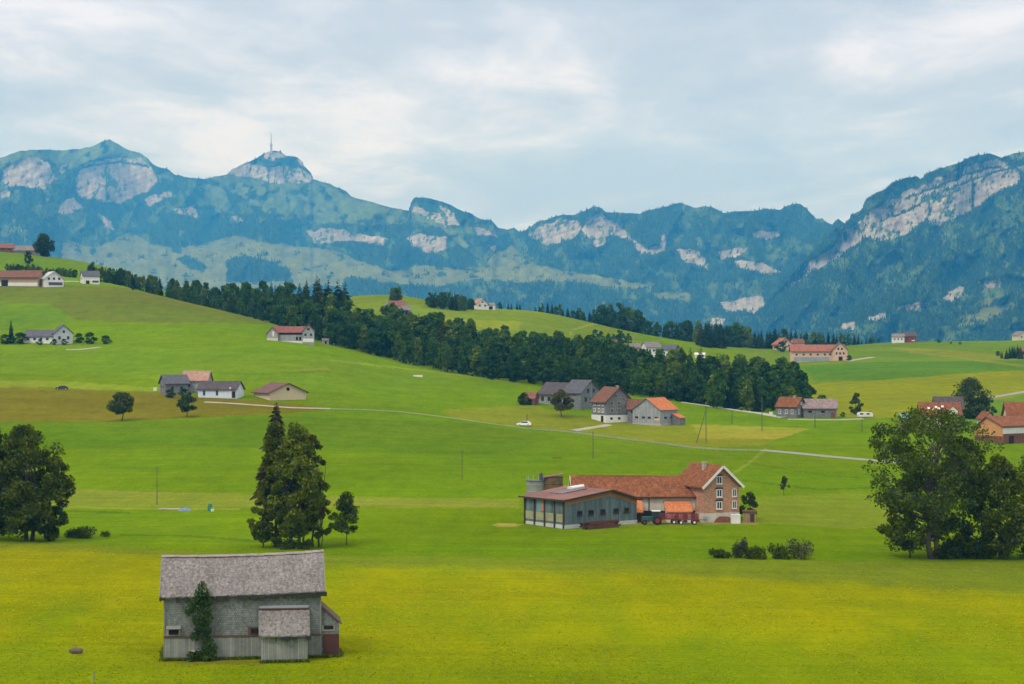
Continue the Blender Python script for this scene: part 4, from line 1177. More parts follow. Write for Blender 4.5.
ov = .42; sl = (hr - he) / (W / 2)
rf = roof_sheet('roof', L + .9, -W / 2 - ov, he - sl * ov + .02, 0, hr + .02, ROOFSH, root, 3, tilt=.35)
roof_sheet('roof', L + .9, W / 2 + ov, he - sl * ov + .02, 0, hr + .02, ROOFSH, root, 4, tilt=.35)
m = MB(); x = -L / 2 - .45
while x < L / 2 + .4:
    wd = min(rg.uniform(.7, 1.3), L / 2 + .45 - x)
    zz = hr + .22 - .18 * (1 - (2 * x / (L + .9)) ** 2) + .35 * x / (L + .9)
    for s in (-1, 1):
        m.box((x + wd / 2, s * .13, zz + rg.uniform(-.02, .02)), (wd - .02, .34, .05), M=Matrix.Rotation(-s * math.atan(sl), 3, 'X'))
    x += wd
m.build('ridge_board', plain('bleached_ridge', (0.30, 0.255, 0.225), .9, .35, 1.3), rf)
m = MB()
for x in (-L / 2 - .42, L / 2 + .42):
    for s in (-1, 1):
        ln = math.hypot(W / 2 + ov, hr - he + sl * ov)
        m.box((x, s * (W / 2 + ov) / 2, (hr + he - sl * ov) / 2 + .1 + .175 * x / (L / 2)), (.07, ln, .3), M=Matrix.Rotation(-s * math.atan(sl), 3, 'X'))
m.build('barge_board', BOARD2, rf)
v = dict(root=root, L=L, W=W, M=Matrix.Identity(4))
for u, ww in ((-7.15, 1.0), (1.25, .95)):
    m = MB(); m.box((u, -W / 2 - .05, 2.95), (ww + .5, .14, .75)); f = m.build('window', PALEW if u < 0 else BEAM, root)
    MB().box((u + .05, -W / 2 - .12, 2.92), (ww, .06, .5)).build('opening', DARK, f)
m = MB(); m.box((-7.1, -W / 2 - .35, 3.45), (1.5, .7, .06), M=Matrix.Rotation(R(22), 3, 'X')); m.build('window_hood', BOARD2, root)
# low hatch board with a dark opening under it, behind the climbing tree
m = MB(); m.box((-4.2, -W / 2 - .25, .95), (2.3, .5, .1), M=Matrix.Rotation(R(14), 3, 'X')); hatch = m.build('hatch', PALEW, root)
MB().box((-4.2, -W / 2 - .1, .42), (1.9, .12, .6)).build('opening', DARK, hatch)
# front shed
sw, sd, sx0 = 4.75, 2.5, 4.25
m = MB()
for x in (sx0 - sw / 2, sx0 + sw / 2):
    pts = [(x, -W / 2 - sd, -1.2), (x, -W / 2, -1.2), (x, -W / 2, 5.0), (x, -W / 2 - sd, 2.95)]
    m.poly(pts if x > sx0 else pts[::-1])
m.poly([(sx0 - sw / 2, -W / 2 - sd, -1.2), (sx0 + sw / 2, -W / 2 - sd, -1.2), (sx0 + sw / 2, -W / 2 - sd, 2.95), (sx0 - sw / 2, -W / 2 - sd, 2.95)])
shed = m.build('lean_to', SHING, root)
m = MB(); x = sx0 - sw / 2
while x < sx0 + sw / 2 - .05:
    wd = min(rg.uniform(.17, .27), sx0 + sw / 2 - x); lo = rg.uniform(-.3, .3)
    m.box((x + wd / 2, -W / 2 - sd - .05 - rg.uniform(0, .03), (lo + 2.85) / 2), (wd - .03, .05, 2.85 - lo), mi=rg.choices((0, 1, 2), (.45, .15, .4))[0]); x += wd
m.build('board_front', [BOARD, BOARD2, BOARD3], shed)
m = MB(); m.box((sx0, -W / 2 - sd - .12, .02), (sw + .1, .14, .3)); m.build('sill_beam', BEAM, shed)
rs = roof_sheet('shed_roof', sw + .5, -W / 2 - sd - .45, 2.62, -W / 2 - .02, 5.08, ROOFSH2, root, 9, ox=sx0, nx=20, ny=8, sagv=.05)
m = MB(); m.box((sx0, -W / 2 - .09, 5.38), (sw + .35, .12, .26)); m.build('flashing', FLASH, rs)
m = MB(); m.box((sx0, -W / 2 - .18, 5.2), (sw + .5, .3, .1)); m.build('top_board', BEAM, rs)
# lean-to at the right end
aw, y0, y1 = 1.9, -W / 2 + .25, -W / 2 + 4.2
m = MB()
for y in (y0, y1):
    pts = [(L / 2, y, -1.2), (L / 2 + aw, y, -1.2), (L / 2 + aw, y, 3.55), (L / 2, y, 5.3)]
    m.poly(pts if y == y0 else pts[::-1])
m.poly([(L / 2 + aw, y0, -1.2), (L / 2 + aw, y1, -1.2), (L / 2 + aw, y1, 3.55), (L / 2 + aw, y0, 3.55)])
an = m.build('side_lean_to', SHING, root)
m = MB(); ang = math.atan2(5.3 - 3.55, aw)
m.box((L / 2 + aw / 2 + .12, (y0 + y1) / 2, (5.3 + 3.55) / 2 + .04), (math.hypot(aw, 1.75) + .35, y1 - y0 + .7, .14), M=Matrix.Rotation(ang, 3, 'Y'))
m.build('lean_to_roof', plain('rust_brown_shingles', (0.13, 0.085, 0.07), .9, .4, 1.5), an)
m = MB(); m.box((L / 2 + aw / 2 + .1, y0 - .06, 1.15), (aw - .25, .1, 2.45)); m.build('door', RUSTY, an)
m = MB(); m.box((L / 2 + .75, y0 - .05, 3.02), (1.35, .12, .62)); f = m.build('window', PALEW, an)
MB().box((L / 2 + .8, y0 - .11, 3.1), (1.0, .06, .42)).build('opening', DARK, f)
# the slender tree that has grown up against the front wall
Mx = Matrix.Translation(q) @ Matrix.Rotation(BR, 4, 'Z')
p = Mx @ Vector((-4.0, -W / 2 - .9, 0)); p.z = h1(p.x, p.y)
rgn = np.random.default_rng(77)
cen = np.array([(-.15, 0, 7.7), (-.5, 0, 7.0), (.2, .1, 6.9), (-.2, 0, 6.3), (-1.0, 0, 6.0), (.35, 0, 6.1), (-.6, -.1, 5.4), (.3, 0, 5.3), (-1.5, 0, 5.2), (-.2, -.2, 4.6), (.5, 0, 4.4), (-.8, 0, 4.3), (0, 0, 3.7), (.4, -.1, 3.2), (-.5, 0, 3.2), (.1, 0, 2.5), (-.9, .1, 2.6), (.6, 0, 2.0), (.2, 0, 1.4), (1.0, 0, 1.3), (.9, -.2, .7), (-.5, -.2, .8), (-1.3, -.2, .5), (.3, -.3, .4)])
dd = rgn.normal(size=(len(cen), 190, 3)); dd /= np.linalg.norm(dd, axis=2)[..., None]; dd *= rgn.random((len(cen), 190, 1)) ** .45
P = (cen[:, None] + dd * np.array([.50, .38, .60])).reshape(-1, 3); P[:, 2] = np.maximum(P[:, 2], .03)
V, Fq = quads(P, .105, rgn)
mb = MB(); mb.tube([(.3, .1, -.4), (.1, .1, 1.5), (-.05, .05, 3.5), (-.2, 0, 5.5), (-.2, 0, 7.5)], [.10, .085, .07, .045, .015], 7)
for c in cen[4:20]:
    mb.tube([(-.05, .05, max(.4, c[2] - .9)), tuple(c)], [.035, .012], 5, cap=False)
parted_tree('young_tree', (mb, V, Fq), foliage('leaves_blue_green', (0.045, 0.098, 0.034)), p, BR, 'slender dark green tree grown up against the front wall of the old barn')

# small things round the barn
q2, k2 = lot(76, 654)
m = MB(); m.tube([(-.7, 0, .28), (-.45, 0, .34), (0, .02, .36), (.5, 0, .33), (.72, 0, .27)], [.16, .30, .34, .31, .17], 10)
m.box((-.35, 0, .02), (.16, .5, .3)); m.box((.4, 0, .02), (.16, .5, .3))
tag(m.build('log', plain('bleached_log', (0.17, 0.12, 0.10), .9, .4, 2)), 'short thick grey-brown log lying in the yellow foreground meadow', 'log').location = q2
q2, k2 = lot(94, 683)
m = MB(); m.tube([(0, 0, -.4), (.02, 0, .7), (.03, .01, 1.15)], [.07, .065, .05], 8); m.box((.03, 0, .9), (.14, .1, .06))
tag(m.build('fence_post', BOARD2), 'single dark fence post at the lower edge of the picture, left of the old barn', 'post').location = q2

# ------------------------------------------------------------------ the big farm in the middle
# metal-roofed shed: its wide gable looks right-front, the ridge lies off centre
q, k = lot(581, 530, 11.5)
root = empty('barn', q, R(-52), label='grey-blue boarded shed with low rust-red metal roof, left end of the big farm', cat='barn')
v = volume(root, 11.6, 17.6, 5.2, 6.5, BLUEGREY, R_RUST, ro=2.2, he2=4.6, over=.9, th=.3, plinth=(.75, plain('concrete_foot', (.52, .53, .52), .9, .2)), fascia=DKWOOD)
for u in (-5.2, -2.5, .4, 3.6, 6.2): window(v, 'r', u, 2.75, 1.15, .85, frame=DKWOOD, pane=DARK)
# orange timber band under the gable verge
m = MB()
for (ya, za), (yb, zb) in (((-8.8, 5.2), (2.2, 6.5)), ((2.2, 6.5), (8.8, 4.6))):
    pts = [(5.87, ya, za - .95), (5.87, yb, zb - .95), (5.87, yb, zb - .02), (5.87, ya, za - .02)]
    m.poly(pts)
m.build('gable_band', plain('orange_timber', (0.36, 0.185, 0.09), .85, .3), root)
# open bays of the eave side
for x, w_, mt, nm in ((-4.3, 2.3, BLUEGREY, 'bay_panel'), (-1.4, 1.6, plain('blue_plastic_sheet', (.16, .30, .36), .6, .2), 'bay_panel'), (1.2, 2.3, BLUEGREY, 'bay_panel'), (4.2, 2.2, BLUEGREY, 'bay_panel')):
    panel(v, 'f', x, 3.9, w_, 2.3, mt, nm)
for x, w_ in ((-4.2, 2.6), (-1.2, 2.4), (1.7, 2.6), (4.5, 2.0)):
    panel(v, 'f', x, 1.95, w_, 1.5, plain('hay_behind_bars', (.34, .34, .20), .9, .4, 1.2), 'feed_bay')
for x in (-5.7, -2.8, .2, 3.1, 5.7): panel(v, 'f', x, 2.7, .3, 5.4, DKWOOD, 'post', .12, .3)
panel(v, 'f', -.4, 4.2, .8, 2.6, plain('orange_post_board', (.42, .21, .09), .8, .2), 'orange_board', .2, .08)
sl_ = (6.5 - 5.2) / 11.0
m = MB(); m.box((-1.2, -2.0, 6.36), (3.6, 6.2, .10), M=Matrix.Rotation(math.atan(sl_), 3, 'X')); m.build('roof_sheet', plain('grey_fibre_cement', (.17, .15, .16), .8, .4, 1), v['roof'])
m = MB()
for i in range(3): m.tube([(-1.9 + i * .42, 1.5, 6.75 + .25 * math.sin(.5 + i * .5)), (-2.3 + i * .42, -1.2, 6.5 + .2 * math.sin(.5 + i * .5))], .36, 8)
m.build('skylight_hood', WHITE, v['roof'])
# brown beams stacked along the gable foot
Mx = Matrix.Translation(q) @ Matrix.Rotation(R(-52), 4, 'Z')
c = Mx @ Vector((8.2, -2.2, 0)); c.z = h1(c.x, c.y)
m = MB()
for i in range(26):
    m.box((rg.uniform(-.6, .6), -.9 + (i % 6) * .32, .12 + (i // 6) * .3), (7.4 + rg.uniform(-1.2, .8), .28, .26), rg.uniform(-.03, .03), mi=i % 2)
tag(m.build('timber_pile', [plain('brown_beams', (.14, .06, .045), .9, .4), DKWOOD]), 'long low pile of dark brown timber lying along the gable of the grey-blue shed', 'timber pile').location = c
bpy.data.objects['timber_pile'].rotation_euler = (0, 0, R(38))

# long barn with the red tiled roof
q, k = lot(640, 520.3, 5.4)
FARM_D = q.y
root = empty('farm_barn', q, R(2), label='long white-walled barn with big red tiled roof joined to the brick house', cat='barn')
Lb = 136 * k
v = volume(root, Lb, 10.4, 4.6, 8.0, CREAM if False else plain('dirty_white_render', (.58, .53, .45), .9, .25, .6), R_RED, over=.6, th=.25, fascia=DKWOOD)
for u in (4.6, 8.2): window(v, 'f', u, 2.25, 1.0, .75, frame=STONE)
window(v, 'f', 12.6, 3.6, 1.0, 1.6, frame=DKWOOD, pane=DARK)
panel(v, 'f', 5, .95, 13, 1.7, DARK, 'opening', .03, .1)
panel(v, 'f', 1.2, 3.4, .18, 3.4, DKWOOD, 'downpipe', .1, .15)
panel(v, 'f', 12.9, 1.55, 2.2, 2.4, courses('orange_brown_boards', (.36, .15, .07), (3, .2), swap=True), 'door', .08, .12)
m = MB(); m.box((0, .0, 0), (Lb * .5, .36, .07), M=Matrix.Rotation(R(0), 3, 'X')); m.xf(Matrix.Translation((-4, 0, 8.24))).build('ridge_cap', R_ORANGE, v['roof'])
# white barge boards of its left gable
m = MB()
for s in (-1, 1):
    ln = math.hypot(5.8, 3.79)
    m.box((-Lb / 2 - .62, s * 2.9, 6.2), (.06, ln, .36), M=Matrix.Rotation(-s * math.atan(3.4 / 5.2), 3, 'X'))
m.build('barge_board', WHITE, v['roof'])
# brick farmhouse
qh, k = lot(707.5, 522.8, 6.6)
root = empty('farmhouse', qh, R(-65), label='tall pink brick farmhouse with white barge boards and three storeys of white windows', cat='house')
v = volume(root, 10.5, 7.8, 7.1, 10.6, BRICK, R_RED, over=.7, th=.22, plinth=(1.75, plain('pale_plinth', (.55, .52, .46), .9, .3, 1.2)), fascia=R_BROWN)
for z in (3.2, 5.5, 8.0): window(v, 'r', -.55, z, 1.25, 1.5); 
for z in (3.2, 5.5): window(v, 'r', 2.8, z, .9, 1.5)
for z in (3.2, 5.5, 8.0): panel(v, 'r', -.55, z + .95, 1.6, .28, DKWOOD, 'shutter_box', .06, .12)
window(v, 'r', -3.6, .9, .9, .5, frame=STONE, pane=DARK)
m = MB()
for s in (-1, 1):
    run = 3.9 + .7; rise = run * (10.6 - 7.1) / 3.9; ln = math.hypot(run, rise)
    m.box((5.25 + .74, s * run / 2, 10.6 - rise / 2 + .02), (.07, ln, .46), M=Matrix.Rotation(-s * math.atan2(rise, run), 3, 'X'))
m.build('barge_board', WHITE, v['roof'])
chimney(v, .5, -1.0, 9.4, 1.7)
for x in (-2, 2): window(v, 'b', x, 5.9, 1.0, 1.5); window(v, 'b', x, 3.3, 1.0, 1.5)
# small orange-roofed porch building in the yard
qp, k = lot(678, 522.4, 1.5)
root = empty('outbuilding', qp, R(2), label='small yard building with bright orange tiled lean-to roof before the long white barn', cat='shed')
v = volume(root, 4.4, 4.2, 2.1, 3.7, WHITE, R_ORANGE, ro=1.9, he2=3.6, over=.35, th=.15)
window(v, 'f', -.6, 1.0, .9, .9, frame=DKWOOD, pane=DARK); panel(v, 'f', 1.1, .95, .8, 1.7, DKWOOD, 'door')
qp, k = lot(632, 522.8, 2.6)
root = empty('outbuilding', qp, R(2), label='tiny orange-roofed lean-to squeezed between the grey-blue shed and the white barn', cat='shed')
v = volume(root, 3.4, 3.2, 1.9, 3.9, DKWOOD, R_ORANGE, ro=1.4, he2=3.8, over=.3, th=.15)
panel(v, 'f', 0, .9, 2.0, 1.7, DARK, 'opening')
# silos behind the shed
for px, r_, hz_, mt, lb in ((536, 1.95, 11.2, plain('greenish_concrete', (.24, .25, .21), .9, .35, .6), 'grey-green concrete silo behind the grey-blue shed, the left of two'),
                            (553, 2.05, 11.6, courses('brown_silo_boards', (.20, .125, .06), (6, .3), swap=True, stain=.6), 'brown wooden silo behind the grey-blue shed, the right of two')):
    s_ = at(px, FARM_D + 22)
    hz_ = (CY - 473) / F * s_.y - s_.z - (0 if px == 536 else .3)
    root = empty('silo', s_, 0, label=lb, cat='silo')
    m = MB(); m.tube([(0, 0, -1), (0, 0, hz_ - 1.6 + (1.1 if px > 540 else 0))], r_ * 1.0, 22); m.build('tank', mt, root)
    m = MB()
    for z in np.arange(1.5, hz_ - 1.6, 1.5): m.tube([(0, 0, z), (0, 0, z + .1)], r_ + .04, 22)
    m.build('hoop', FLASH if px == 536 else DKWOOD, root)
    m = MB()
    if px == 536:
        m.tube([(0, 0, hz_ - 1.6), (0, 0, hz_ - 1.45)], r_ + .12, 22); m.tube([(.9, 0, hz_ - 1.5), (.9, 0, hz_ - .3), (1.3, 0, hz_ - .1)], .32, 8); m.box((1.1, .1, hz_ - .9), (.7, .7, 1.1))
        m.build('silo_cap', plain('dark_cap', (.10, .11, .12), .7, .3), root)
        m = MB()
        for i in range(10):
            a = i / 10 * 6.283; m.tube([(r_ * .95 * math.cos(a), r_ * .95 * math.sin(a), hz_ - 1.5), (r_ * .95 * math.cos(a), r_ * .95 * math.sin(a), hz_ - .6)], .04, 5)
        m.build('rail', FLASH, root)
    else:
        m.poly([(-r_, -r_, hz_ - .5), (r_, -r_, hz_ + .2), (r_, r_, hz_ + .2), (-r_, r_, hz_ - .5)]); m.poly([(-r_, r_, hz_ - .62), (r_, r_, hz_ + .08), (r_, -r_, hz_ + .08), (-r_, -r_, hz_ - .62)])
        m.poly([(r_, -r_, hz_ + .08), (r_, r_, hz_ + .08), (r_, r_, hz_ + .19), (r_, -r_, hz_ + .19)])
        m.poly([(-r_, -r_, hz_ - .62), (r_, -r_, hz_ + .08), (r_, -r_, hz_ + .19), (-r_, -r_, hz_ - .51)])
        m.build('silo_cap', R_RUST, root)
# machines in the yard
RED = plain('red_machine_paint', (.24, .035, .03), .5, .3, 1); TEAL = plain('teal_machine_paint', (.035, .105, .12), .5, .3, 1); TYRE = plain('tyre_rubber', (.02, .02, .02), .9, .2)


def wheel(root, x, y, r_, w_=.3, rim=None):
    m = MB(); m.tube([(x, y - w_ / 2, r_), (x, y - w_ / 2 + .05, r_), (x, y + w_ / 2 - .05, r_), (x, y + w_ / 2, r_)], [r_ * .9, r_, r_, r_ * .9], 18)
    o = m.build('wheel', TYRE, root)
    m = MB(); m.tube([(x, y - w_ / 2 - .02, r_), (x, y + w_ / 2 + .02, r_)], r_ * .55, 12); m.build('rim', rim or WHITE, o)


def trailer(px, py, L_, mat, lb, racks=True, rz=.05):
    c, k_ = lot(px, py, 1.0)
    t = empty('farm_trailer', c, rz, label=lb, cat='trailer')
    m = MB(); m.box((0, 0, .95), (L_, 2.0, .16)); m.box((L_ / 2 + .8, 0, .8), (1.6, .12, .12)); m.build('bed', mat, t)
    m = MB()
    for s in (-1, 1):
        for i in range(5): m.box((-L_ / 2 + .1 + i * (L_ - .2) / 4, s * .95, 1.5), (.08, .06, 1.0))
        for z in (1.15, 1.5, 1.9): m.box((0, s * .99, z), (L_, .04, .14))
    for s in (-1, 1):
        for z in (1.15, 1.5, 1.9): m.box((s * L_ / 2, 0, z), (.04, 1.9, .14))
    m.build('side_rack', mat if racks else FLASH, t)
    for x in (-L_ * .3, L_ * .3):
        for y in (-.95, .95): wheel(t, x, y, .42)


trailer(666, 524.4, 4.6, RED, 'red slatted farm trailer parked before the small orange-roofed yard building')
trailer(687, 524.8, 4.2, plain('dark_red_paint', (.22, .04, .035), .6, .3, 1), 'darker red farm trailer parked beside the brown yard door')
# teal tractor
c, k_ = lot(652, 524.8, .5)
t = empty('tractor', c, R(4), label='teal green tractor parked in the yard between shed and trailers', cat='tractor')
m = MB(); m.box((-.9, 0, 1.15), (2.0, .85, .75)); m.box((-1.2, 0, .75), (1.6, .5, .4)); m.box((.6, 0, .9), (1.4, .9, .6)); m.build('bonnet', TEAL, t)
m = MB(); m.box((.75, 0, 2.55), (1.6, 1.5, .12)); m.build('cab_roof', WHITE, t)
m = MB()
for x in (.1, 1.4):
    for y in (-.68, .68): m.box((x, y, 1.85), (.1, .1, 1.35))
m.build('cab_frame', TEAL, t)
MB().box((.75, 0, 1.8), (1.15, 1.2, 1.2)).build('cab_glass', GLASS, t)
for y in (-.85, .85): wheel(t, .9, y, .8, .45, RED); wheel(t, -1.5, y, .48, .3, RED)
# heaps and small items
def heap(px, py, w_, d_, h_, mat, name, lb, cat, seed):
    c, _ = lot(px, py, d_ / 2)
    n_ = 18; xs = np.linspace(-1, 1, n_); Xh, Yh = np.meshgrid(xs, xs)
    Zh = np.clip(1 - Xh ** 2 - Yh ** 2, 0, 1) ** .7 * (.75 + .5 * fbm(Xh * 3 + seed, Yh * 3, 3)) * h_ - .06
    o = bpy.data.objects.new(name, npmesh(name, np.stack([Xh * w_ / 2, Yh * d_ / 2, Zh], -1).reshape(-1, 3), gridfaces(n_, n_), mat, smooth=True)); link(o); o.location = c
    tag(o, lb, cat)


MUCK = plain('brown_muck', (.16, .06, .04), .95, .5, 2)
heap(714, 522.5, 8.2, 2.6, 1.5, MUCK, 'manure_heap', 'reddish brown heap along the foot of the brick farmhouse', 'heap', 4)
c, _ = lot(735.5, 523.6, .3)
m = MB(); m.box((0, 0, .75), (1.7, 1.3, 1.6)); m.box((0, 0, 1.6), (1.8, 1.4, .12)); m.box((-.86, 0, .75), (.05, .9, 1.2)); m.tube([(.3, 0, 1.6), (.3, 0, 1.8)], .25, 10)
tag(m.build('water_tank', WHITE), 'white square tank standing at the front corner of the brick farmhouse', 'tank').location = c
c, _ = lot(749.5, 523, 2)
root = empty('garden_hut', c, R(-6), label='low tan garden hut with flat red roof right of the brick farmhouse', cat='hut')
m = MB(); m.box((0, 0, .7), (2.3, 2.4, 2.6)); m.build('wall', TANWOOD, root)
m = MB(); m.box((0, 0, 2.1), (2.8, 2.9, .16)); m.build('roof', R_BROWN, root)
MB().box((.5, -1.22, .9), (.8, .06, 1.6)).build('door', DKWOOD, root)


# ------------------------------------------------------------------ the other farms
def house(name, label, cat, px, py, rot, D=None, back=0.0, group=None, sink=0.0):
    if D is None: c, k_ = lot(px, py, back)
    else:
        c = at(px, D); k_ = D / F
    c.z -= sink
    return empty(name, c, R(rot), label=label, cat=cat, group=group)


def fars(v, side, us, z, w_, h_, pane=None):
    for u in us: window(v, side, u, z, w_, h_, far=True, pane=pane)


# tall grey house and the barn beside it
r = house('farmhouse', 'tall grey shingled house with brown roof and white ground floor on the middle meadow', 'house', 612, 422.5, -63, back=5)
v = volume(r, 9.6, 10.4, 7.0, 11.6, GREYSH, R_BROWN, over=.7, th=.25, plinth=(2.4, WHITE), fascia=DKWOOD)
for z in (4.0, 6.4):
    for u in (-2.9, 0, 2.9): window(v, 'r', u, z, 1.15, 1.25, frame=PALEW)
for u in (-1.3, 1.3): window(v, 'r', u, 8.8, 1.0, 1.1, frame=PALEW)
for u in (-2.6, .4, 3.0):
    for z in (4.0, 6.2): window(v, 'f', u, z, 1.5, 1.3)
panel(v, 'f', 2.6, 1.1, 1.6, 2.2, DARK, 'door', .1, .12); panel(v, 'r', 3.9, 1.1, 1.1, 2.2, DKWOOD, 'door', .1, .12); fars(v, 'r', (-3, 0), 1.3, 1.0, .8)
chimney(v, 1.5, 1.2, 10.6, 1.6)
r = house('barn', 'grey boarded barn with bright orange tiled roof right of the tall grey house', 'barn', 655, 426, 50, back=6)
v = volume(r, 9.8, 11.4, 5.3, 9.0, PALEGREY, R_ORANGE, over=.5, th=.25, plinth=(.8, STONE), fascia=GREYSH)
fars(v, 'l', (-4, -1.2, 1.2, 4), 2.7, 1.2, .6, DARK); fars(v, 'f', (-2, 1.5), 2.7, 1.4, .6, DARK); panel(v, 'l', 4.4, 2.15, 2.2, .7, PEACH, 'band', .05, .1)
volume(r, 3.2, 3.4, 2.6, 3.9, GREYSH, R_ORANGE, o=(3.0, -7.4, 0), r=0, ro=1.4, he2=3.8, over=.3, th=.15, names=('lean_to', 'lean_to_roof'))
r = house('house', 'low house with faded red roof half hidden behind the tall grey house', 'house', 638, 0, -10, D=672)
v = volume(r, 6.5, 6, 4.6, 7.6, GREYSH, R_BROWN, over=.4)
fars(v, 'f', (-1.5, 1.5), 3.6, 1, 1)
r = house('farmhouse', 'long grey farm with dark roof and broad pale gable left of the tall grey house', 'house', 566, 408, -40, back=8)
v = volume(r, 17.0, 10.5, 4.8, 8.6, PALEGREY, R_DARK, over=.6, th=.22)
fars(v, 'f', (-6.5, -3.5, 4, 6.5), 3.0, 1.3, 1.5); panel(v, 'f', 0, 1.6, 3.0, 3.2, DARK, 'gate', .04, .1)
v2 = volume(r, 8.0, 11.5, 5.4, 9.6, GREYSH, R_SLATE, o=(7.2, 0, 0), r=0, over=.5, names=('gable_wall', 'gable_roof'))
fars(v2, 'r', (-3, 0, 3), 3.0, 1.2, 1.5); fars(v2, 'r', (-1.6, 1.6), 6.0, 1.1, 1.4); panel(v2, 'r', 0, 5.0, .5, 6.5, PALEGREY, 'pale_post', .06, .1)
r = house('shed', 'little red-brown wooden lean-to at the left end of the long dark-roofed farm', 'shed', 531.5, 406, -25, back=4)
v = volume(r, 4.0, 3.6, 2.6, 4.6, WOODRED, R_RUST, over=.3); panel(v, 'f', 0, 1.0, 2.2, 2.0, DARK, 'opening')

# the farm below the yellow hill
r = house('farmhouse', 'small grey house with red roof below the yellow hill, left half of a joined farm', 'house', 791, 418, -38, back=4)
v = volume(r, 8.2, 6.4, 4.0, 7.0, GREYSH, R_RED, over=.5, fascia=DKWOOD)
for u in (-1.6, 1.4): window(v, 'r', u, 2.2, .9, 1.7)
for u in (-2.6, 0, 2.4): window(v, 'f', u, 2.2, .9, 1.6)
window(v, 'r', 0, 5.0, .9, .9); chimney(v, 1.5, 0, 6.3, 1.3)
r = house('barn', 'grey plank barn with faded pinkish grey roof joined to the small red-roofed house', 'barn', 819, 418, -3, back=4)
v = volume(r, 11.6, 8.0, 3.5, 6.4, GREYSH, courses('faded_barn_tiles', (.255, .19, .185), (.5, .45), var=.3, stain=.5), over=.5)
fars(v, 'f', (-3.5, 1), 2.2, 1.2, .8, DARK); panel(v, 'f', 4.4, 1.0, 1.6, 2.0, WOODRED, 'door')

# right edge
r = house('barn', 'orange plastered barn with red tiled roof at the right edge of the middle ground', 'barn', 1005, 444, 36, back=8)
v = volume(r, 15, 11.0, 5.4, 8.0, ORANGEWALL, R_RED, he2=4.3, ro=.6, over=.6, th=.22, fascia=WOODRED)
panel(v, 'l', 0, 1.15, 10.9, 2.3, WOODRED, 'board_skirt', .05, .1); panel(v, 'f', 0, 3.9, 14.9, 1.7, WHITE, 'white_band', .05, .1); panel(v, 'f', 0, 1.5, 14.9, 3.0, WOODRED, 'board_front', .05, .1)
panel(v, 'f', -3.8, 1.2, 2.2, 2.3, DARK, 'door', .12, .1); fars(v, 'l', (2.2,), 3.5, .7, .6)
r = house('house', 'large red tiled roof rising behind the orange barn at the right edge', 'house', 1027, 0, -4, D=622)
v = volume(r, 13, 10, 7.0, 11.2, CREAM, R_RED, over=.7, th=.25); fars(v, 'f', (-2, 2), 5, 1.2, 1.4)
r = house('house', 'house with long red roof and white roof lights half hidden behind the big spreading tree', 'house', 939, 0, -6, D=655)
v = volume(r, 12.4, 9.5, 4.8, 8.4, CREAM, R_RED, over=.7, th=.25)
RLM = T((0, 0, 0), 0)
for x, t_ in ((-3.6, .55), (-2.3, .62), (-1.2, .45), (-.4, .58), (.9, .4)):
    m = MB(); m.box((x, -4.75 * t_, 8.4 - 3.6 * t_ + .34), (.75, .9, .1), M=Matrix.Rotation(math.atan(3.6 / 4.75), 3, 'X')); m.build('roof_light', WHITE, v['roof'])
volume(r, 3.0, 3.2, 6.0, 7.4, WHITE, R_RED, o=(3.9, -3.6, 0), r=math.pi / 2, over=.2, th=.12, names=('dormer_wall', 'dormer_roof'))
fars(v, 'f', (-3, 0, 3), 3, 1.1, 1.4)
r = house('house', 'house whose dark ridge shows just behind the red roof with white roof lights', 'house', 948, 0, -6, D=676)
v = volume(r, 9, 8, 5.6, 9.2, GREYSH, R_DARK, over=.6); fars(v, 'f', (-2, 2), 3, 1.1, 1.4)
r = house('shed', 'low shed with turquoise blue sheet roof left of the house with red roof', 'shed', 909, 0, -4, D=640)
v = volume(r, 5.6, 4.4, 4.2, 5.6, TANWOOD, plain('turquoise_sheet', (.10, .26, .30), .5, .15), over=.4, th=.12); panel(v, 'f', 0, 2.0, 2, 3, DKWOOD, 'door')
r = house('house', 'small cream gabled house peeping out right of the round dark tree', 'house', 986, 0, -75, D=640)
v = volume(r, 5, 3.6, 4.6, 6.6, CREAM, R_RED, over=.4); fars(v, 'r', (-1.1, 1.1), 3.6, .9, 1.1)

# right hill
r = house('farmhouse', 'long peach-walled farm with brown-red roof and gabled right end on the right hill', 'house', 817, 361.5, -4, back=5)
v = volume(r, 30, 11, 5.9, 9.4, PEACH, courses('dusty_red_tiles', (.30, .115, .075), (.5, .45), var=.3, stain=.4), over=.7, th=.3)
v2 = volume(r, 9, 8.4, 6.6, 10.6, PEACH, R_BROWN, o=(12.4, -3.2, 0), r=-math.pi / 2, over=.5, names=('gable_wall', 'gable_roof'))
fars(v2, 'r', (-2, 0, 2), 4.6, 1, 1.3); fars(v2, 'r', (-1, 1), 7.2, 1, 1.2); panel(v2, 'r', .3, 1.5, 2.2, 2.6, DARK, 'door', .05, .1)
panel(v, 'f', -3.5, 1.3, 20, 2.4, plain('blue_grey_plinth', (.28, .33, .35), .9, .3, .4), 'plinth_band', .05, .1)
fars(v, 'f', (-12, -8, -4, 0, 4, 7), 3.9, 1.2, 1.0)
r = house('house', 'peach gabled farmhouse with white right wing behind the long peach farm', 'house', 783, 350, -80, D=1275)
v = volume(r, 12, 10, 3.6, 7.4, PEACH, courses('dusty_red_tiles', (.30, .115, .075), (.5, .45)), over=.9, th=.3)
fars(v, 'r', (-2, 2), 2.6, 1.2, 1.2); window(v, 'r', 0, 5.2, 1.4, 1.2, far=True)
volume(r, 7, 8, 4.0, 6.8, WHITE, R_BROWN, o=(1.5, 9.0, 0), r=math.pi / 2, over=.4, names=('wing_wall', 'wing_roof'))
r = house('house', 'white-walled half of the lonely farm on the brow of the right hill', 'house', 898, 343, -8, D=1440)
